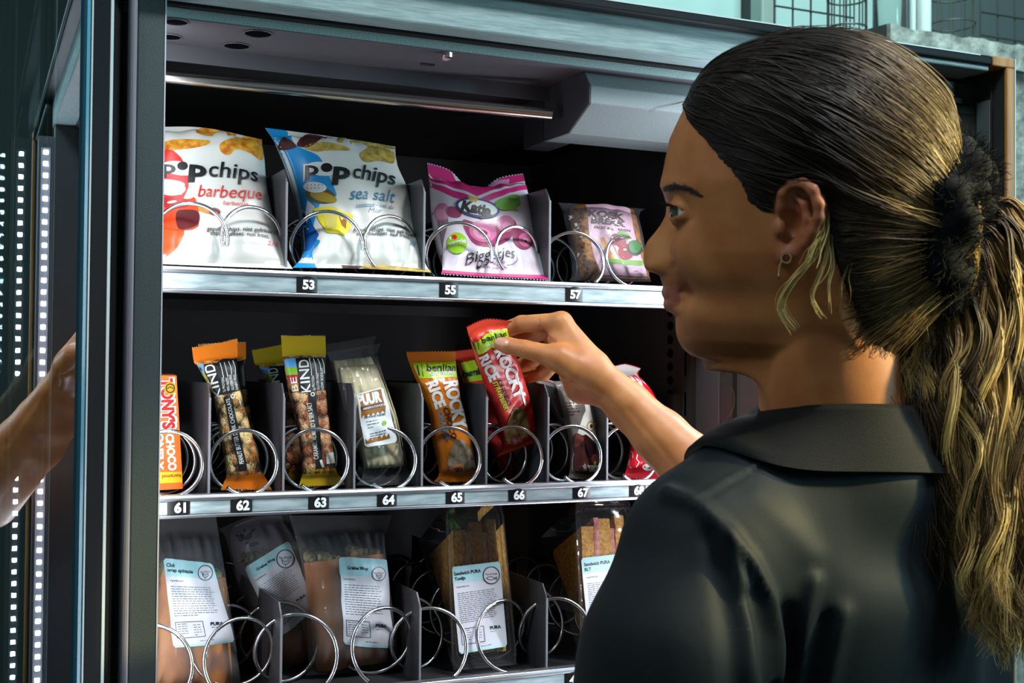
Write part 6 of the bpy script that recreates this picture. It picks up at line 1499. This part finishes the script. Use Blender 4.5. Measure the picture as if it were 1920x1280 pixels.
def clump(Cp, n, spread, amp, wl_, b0, rad, jit=1.0, rs=None):
    r_ = rs or rr; C_ = catmull(Cp, np.linspace(0, len(Cp)-1, MP)); s = np.linspace(0, 1, MP)
    ph = r_.rand()*6.28; w1 = np.sin(s*wl_+ph)*amp*np.clip(s*3, 0, 1); w2 = np.cos(s*wl_*.9+ph*1.7)*amp*.7*np.clip(s*3, 0, 1)
    C_ = C_+w1[:, None]*HF.x+w2[:, None]*HF.z
    O = r_.randn(n, 1, 3)*spread*(0.35+1.0*s[None, :, None]); O2 = r_.randn(n, 1, 3)*spread*0.5*np.sin(s*9+r_.rand(n, 1)*6.28)[:, :, None]*jit
    S = C_[None]+O+O2; cut = r_.uniform(.82, 1.0, n)
    S = np.stack([np.stack([np.interp(s*c_, s, S[i, :, a]) for a in range(3)], 1) for i, c_ in enumerate(cut)])
    Bc = np.clip(b0*(0.55+0.6*r_.rand(n, 1))*np.clip(.35+s*1.4, 0, 1)[None], 0, 1); Rc = rad*r_.uniform(.7, 1.3, (n, 1))*np.clip(1.15-s, .15, 1)[None]**0.5
    return S, Bc*np.ones((n, MP)), Rc
CL = []
for k in range(115):
    u = rr.rand()*3.999; i = int(u); f = u-i; Cp = G[i]*(1-f)+G[i+1]*f+rr.randn(1, 3)*0.0045*np.linspace(.5, 1.6, 9)[:, None]
    CL.append(clump(Cp, 22, 0.0016, rr.uniform(.003, .0085), rr.uniform(16, 30), rr.choice([.12, .45, .75, 1.0, 1.0]), 0.00042))
def wisp(pts, n, spread, b0, amp=.002, wl_=9, rad=.0003): CL.append(clump(np.array([dep(*q) for q in pts]), n, spread, amp, wl_, b0, rad))
# shorter locks that fall from under the tie, and the dark under-hair on the nape, its underside shade put into the colour
for k in range(9): o = rr.randn(2)*9; wisp([(1768+o[0],500+o[1],.885),(1738+o[0],580,.875),(1714+o[0]*1.4,650,.868),(1704+o[0]*2,700,.864),(1712+o[0]*2.2,752,.862)], 18, .0013, .75, .003, 12)
for k in range(16): o = rr.randn(2)*22; wisp([(1700+o[0]*.6,470+o[1]*.4,.880),(1684+o[0],570,.876),(1690+o[0],700,.868),(1722+o[0],850,.862),(1748+o[0]*1.3,980,.858),(1770+o[0]*1.5,1090,.856)], 9, .004, .06, .005, 14)
for k in range(10): o = rr.randn(2)*12; wisp([(1740+o[0],520+o[1],.880),(1770+o[0],640,.868),(1772+o[0],760,.862),(1790+o[0]*1.6,900,.858),(1806+o[0]*1.8,1020,.856)], 14, .003, .12, .005, 16)
# fine loose hairs round the ear, temple and nape
for pts, n, sp_, b0 in (([(1552,410,.823),(1545,450,.822),(1520,488,.824),(1492,522,.826),(1470,555,.830),(1466,585,.832),(1490,618,.834)], 34, .0016, 1.0), ([(1556,420,.822),(1550,470,.822),(1538,520,.824),(1528,560,.826),(1545,600,.826)], 12, .0016, .9),
                       ([(1560,440,.822),(1556,500,.822),(1556,540,.824),(1548,590,.826)], 5, .0010, .8), ([(1548,400,.820),(1540,440,.820),(1528,470,.820),(1512,496,.822)], 34, .0020, 1.0), ([(1600,470,.824),(1585,520,.824),(1575,560,.826),(1570,600,.84)], 5, .002, .5),
                       ([(1352,672,.90),(1356,700,.90),(1378,735,.90),(1374,770,.90),(1345,800,.90),(1320,826,.90)], 2, .0004, .7), ([(1570,765,.86),(1576,800,.855),(1586,830,.85),(1584,870,.85)], 2, .0005, .9), ([(1320,262,.868),(1360,300,.85),(1410,330,.84),(1470,330,.823)], 8, .0012, .25),
                       ([(1285,190,.89),(1240,200,.885),(1210,212,.885)], 2, .0008, .3), ([(1760,190,.89),(1785,210,.885),(1795,240,.885)], 3, .0015, .3), ([(1470,66,.9),(1490,52,.9),(1520,50,.9)], 4, .002, .2)):
    wisp(pts, n, sp_, b0, .0008, 8, .00030)
SP = np.concatenate([c_[0] for c_ in CL]); BP = np.concatenate([c_[1] for c_ in CL]); RP = np.concatenate([c_[2] for c_ in CL])
V1, Q1 = strands_mesh(S1W, R1); V2, Q2 = strands_mesh(SP, RP)
Bv = np.concatenate([capB, np.repeat(B1.ravel(), 3), np.repeat(BP.ravel(), 3)])
HVs = np.concatenate([capV, V1, V2]); HQs = np.concatenate([capQ, Q1+len(capV), Q2+len(capV)+len(V1)])
def hair_material():
    mt = bpy.data.materials.new('brown_to_blonde_hair'); mt.use_nodes = True; nt = mt.node_tree; b = nt.nodes['Principled BSDF']
    at = nt.nodes.new('ShaderNodeAttribute'); at.attribute_name = 'blonde'; cr = nt.nodes.new('ShaderNodeValToRGB'); e = cr.color_ramp.elements
    e[0].color = (0.015, 0.010, 0.007, 1); e[1].color = (0.92, 0.68, 0.24, 1); q = e.new(0.45); q.color = (0.30, 0.18, 0.065, 1)
    nt.links.new(at.outputs['Fac'], cr.inputs['Fac']); nt.links.new(cr.outputs['Color'], b.inputs['Base Color'])
    b.inputs['Roughness'].default_value = 0.5; b.inputs['Specular IOR Level'].default_value = 0.25; return mt
hair = np_mesh('hair', HVs, HQs, hair_material(), person, {'blonde': Bv})
hair['label'] = 'brown hair combed back into a wavy blonde ponytail'
# fluffy black hair tie
tc_ = h(1780, 425, -0.008); axd = np.array([0.93, -0.12, -0.25]); axd /= np.linalg.norm(axd); e1 = np.cross(axd, [0, 0, 1]); e1 /= np.linalg.norm(e1); e2 = np.cross(axd, e1)
nu_, nv_ = 64, 24; V = []; Nn = []
for i in range(nu_):
    a = 2*math.pi*i/nu_; cdir = e1*math.cos(a)*1.12+e2*math.sin(a)*0.95; cc = tc_+cdir*0.034
    for j in range(nv_):
        b_ = 2*math.pi*j/nv_; n = (e1*math.cos(a)+e2*math.sin(a))*math.cos(b_)+axd*math.sin(b_)*1.0
        r_ = 0.0215*(1+0.16*math.sin(7*a+2*b_)+0.10*math.sin(13*a-3*b_+1)); V.append(cc+n*r_); Nn.append(n)
V = np.array(V); Nn = np.array(Nn); Q = np.array([(i*nv_+j, ((i+1) % nu_)*nv_+j, ((i+1) % nu_)*nv_+(j+1) % nv_, i*nv_+(j+1) % nv_) for i in range(nu_) for j in range(nv_)])
NF = 5200; k = rr.randint(0, len(V), NF); p0 = V[k]+rr.randn(NF, 3)*0.001; dirn = Nn[k]+rr.randn(NF, 3)*0.55; dirn /= np.linalg.norm(dirn, axis=1)[:, None]; ln = rr.uniform(.004, .011, NF)[:, None]
Sf = np.stack([p0, p0+dirn*ln*.5, p0+dirn*ln+rr.randn(NF, 3)*0.0012], 1); Sf = HF.to_world(Sf.reshape(-1, 3)).reshape(NF, 3, 3)
V3, Q3 = strands_mesh(Sf, np.tile(np.array([.00030, .00026, .00010]), (NF, 1)))
VW = HF.to_world(V)
np_mesh('hair_tie', np.concatenate([VW, V3]), np.concatenate([Q, Q3+len(VW)]), mat('fluffy_black_tie', (0.004,0.005,0.006), 0.85, spec=0.15), person)
# ================================================================== the hall behind the machine (upper right)
def bx(b, x0, x1, y0, y1, z0, z1, mi=0): b.box((x0, y0, z0), (x1, y1, z1), mi)
YW = 1.9
m_sky = mat('bright_frosted_window', (0.40,0.58,0.57), 0.6, emit=(0.36,0.66,0.64), estr=0.16)
wz0, wz1 = 0.5, 2.2
xa = [onY(px, 20, YW)[0] for px in (1150, 1389, 1420, 1452, 1690, 1930)]
b = MB(); bx(b, xa[0]-.4, xa[1], YW, YW+.02, wz0, wz1, 0); bx(b, xa[0]-.4, xa[1], YW-.01, YW, 1.55, 1.60, 1); bx(b, xa[1], xa[2], YW-.06, YW+.03, ZF, wz1, 1); struct(b.build('window_1', [m_sky, mat('dark_window_frame', (0.02,0.025,0.025), 0.5)]))
b = MB(); bx(b, xa[3], xa[4], YW, YW+.02, wz0, wz1, 0); bx(b, xa[4], xa[5]+.05, YW, YW+.02, wz0, wz1, 1); struct(b.build('window_2', [m_sky, mat('dim_wall_panel', (0.10,0.14,0.15), 0.6)]))
b = MB(); x0 = onY(1421, 20, YW-.1)[0]; x1 = onY(1449, 20, YW-.1)[0]; bx(b, x0, x1, YW-.12, YW-.06, ZF, wz1); o = b.build('steel_post', mat('pale_steel_post', (0.32,0.40,0.38), 0.4), bevel=.006); tag(o, 'pale steel post between the hall windows behind the machine', 'post')
# rough concrete beam
YCB = 1.05
p0 = onY(1668, 47, YCB); p1 = onY(1668, 62, YCB); zt_ = p0[2]
m_conc = noise_mat('rough_concrete', (0.20,0.22,0.20), (0.52,0.55,0.50), 26, rough=0.9, bump=0.9, dist=.01, detail=8)
b = MB(); n = 40; xs = np.linspace(p0[0], 2.6, n); rr = np.random.RandomState(3)
top = zt_+rr.randn(n)*.0025; fr = [(x, YCB+rr.randn()*.002, z) for x, z in zip(xs, top)]; bk = [(x, YCB+.30, z) for x, z in zip(xs, top)]; lo = [(x, YCB+rr.randn()*.002, zt_-.062) for x in xs]; lb = [(x, YCB+.30, zt_-.062) for x in xs]
b.add(fr+bk+lo+lb, [(i, i+1, n+i+1, n+i) for i in range(n-1)]+[(2*n+i, 2*n+i+1, i+1, i) for i in range(n-1)]+[(3*n+i, 3*n+i+1, 2*n+i+1, 2*n+i)[::-1] for i in range(n-1)]+[(0, n, 3*n, 2*n)])
bx(b, 2.0, 2.25, YCB+.02, YCB+.28, ZF, zt_-.06); bx(b, 1.30, 1.45, YCB+.06, YCB+.26, ZF, zt_-.06)
tag(b.build('concrete_beam', m_conc), 'rough pale concrete beam behind the top right corner of the machine', 'beam')
b = MB(); q0 = onY(1600, 62, 1.06); q1 = onY(1665, 44, 1.06); b.box((q0[0], 1.06, ZF), (q1[0], 1.16, q0[2])); b.prism([(q0[0], q0[2]), (q1[0], q0[2]), (q1[0], q1[2])], 'y', 1.06, 1.16)
o = b.build('slant_topped_post', mat('dark_post', (0.015,0.016,0.016), 0.5)); tag(o, 'dark post with slanted top at the left end of the concrete beam', 'post')
# wire grid screens
m_grid = mat('dark_grid_wire', (0.03,0.035,0.035), 0.5); m_bw = mat('dull_basket_wire', (0.10,0.11,0.10), 0.4, metal=0.6)
def grid(px0, px1, Y, pitch, r, label):
    a = onY(px0, 20, Y)[0]; c = onY(px1, 20, Y)[0]; z0, z1 = zt_, zt_+.45; b = MB()
    for x in np.arange(a, c+.001, pitch): b.tube([(x, Y, z0), (x, Y, z1)], r, 6)
    for z in np.arange(z0+.01, z1, pitch): b.tube([(a, Y-.004, z), (c, Y-.004, z)], r, 6)
    o = b.build('wire_grid', m_grid, smooth=True); tag(o, label, 'wire screen', 'wire screens')
    return o
grid(1452, 1600, 1.22, .053, .0024, 'dark wire screen in front of the bright hall window, left of the baskets')
grid(1838, 1990, 1.22, .060, .0026, 'dark wire screen at the far right behind the concrete beam')
def basket(px, Y, rpx, label, nw=12):
    c = onY(px, 20, Y); D = (c-CAM)@FWD; r = rpx*D/F_PX; cx, cz = c[0], zt_+.002; root = empty('wire_basket', (cx, Y, cz)); tag(root, label, 'basket', 'wire baskets')
    b = MB()
    for z in (0.006, .075, .15, .225):
        b = MB(); b.tube([(cx+r*math.cos(t), Y+r*math.sin(t), cz+z) for t in np.arange(36)*math.pi/18], .0022, 6, closed=True); b.build('hoop', m_bw, root, smooth=True)
    b = MB()
    for k in range(nw):
        t = 2*math.pi*k/nw+.2; b.tube([(cx+r*math.cos(t), Y+r*math.sin(t), cz), (cx+r*math.cos(t), Y+r*math.sin(t), cz+.23)], .0018, 6)
    for k in range(5): b.tube([(cx-r*.9+k*r*.45, Y-r*.3, cz+.004), (cx-r*.9+k*r*.45, Y+r*.3, cz+.004)], .0015, 5)
    b.build('uprights', m_bw, root, smooth=True); return c, r
basket(1588, 1.14, 36, 'wire basket in front of the left wire screen'); basket(1784, 1.20, 42, 'wire basket beside the dark screen at the far right')
def lathe(name, prof_, c, m_, parent=None, seg=28):
    b = MB(); n = len(prof_)
    V = [(c[0]+r*math.cos(t), c[1]+r*math.sin(t), c[2]+z) for r, z in prof_ for t in np.arange(seg)*2*math.pi/seg]
    b.add(V, [(j*seg+i, j*seg+(i+1) % seg, (j+1)*seg+(i+1) % seg, (j+1)*seg+i) for j in range(n-1) for i in range(seg)]+[tuple(range(seg-1, -1, -1)), tuple((n-1)*seg+i for i in range(seg))])
    return b.build(name, m_, parent, smooth=True, angle=40)
m_gl = film_mat('jar_glass', tint=(.86,.93,.90), haze=.12, refl=1.3, bump=0, rough=.03)
def jar(px, Y, rpx, hh, label, m_=None):
    c = onY(px, 20, Y); r = rpx*((c-CAM)@FWD)/F_PX; base_ = (c[0], Y, zt_+.003)
    root = empty('glass_jar', base_); tag(root, label, 'jar', 'glass jars')
    lathe('jar_body', [(r*.9, 0), (r, .006), (r, hh*.78), (r*.8, hh*.88), (r*.78, hh*.92)], base_, m_ or m_gl, root); lathe('jar_lid', [(r*.84, 0), (r*.86, .004), (r*.86, hh*.09), (r*.8, hh*.1)], (base_[0], base_[1], base_[2]+hh*.92), mat('steel_jar_lid', (.5,.52,.5), .3, metal=.8), root)
jar(1668, 1.15, 31, .24, 'wide clear glass jar standing above the beam beside the left basket'); jar(1733, 1.17, 13, .22, 'slim bright jar right of the wide clear one', mat('bright_white_jar', (.75,.85,.84), .15, coat=.6)); jar(1712, 1.19, 6, .20, 'thinnest jar, between the wide and the slim one', mat('bright_white_jar2', (.7,.8,.78), .15, coat=.6))
# shelf boards seen past the right edge of the machine
b = MB(); x0 = onY(1906, 250, 1.52)[0]
for k, py in enumerate((128, 152, 178, 204)):
    z = onY(1912, py, 1.52)[2]; bx(b, x0-.3, x0+.5, 1.52, 1.58, z-.012, z)
bx(b, x0+.4, x0+.45, 1.52, 1.58, ZF, onY(1912, 128, 1.52)[2]); bx(b, x0-.3, x0-.25, 1.52, 1.58, ZF, onY(1912, 128, 1.52)[2])
tag(b.build('slatted_rack', m_grid), 'dark slatted rack behind the right edge of the machine', 'rack')
b = MB(); bx(b, x0-.3, 3.6, 1.88, 1.9, ZF, 1.0); struct(b.build('wall_right', mat('pale_teal_wall', (0.30,0.40,0.40), .8)))
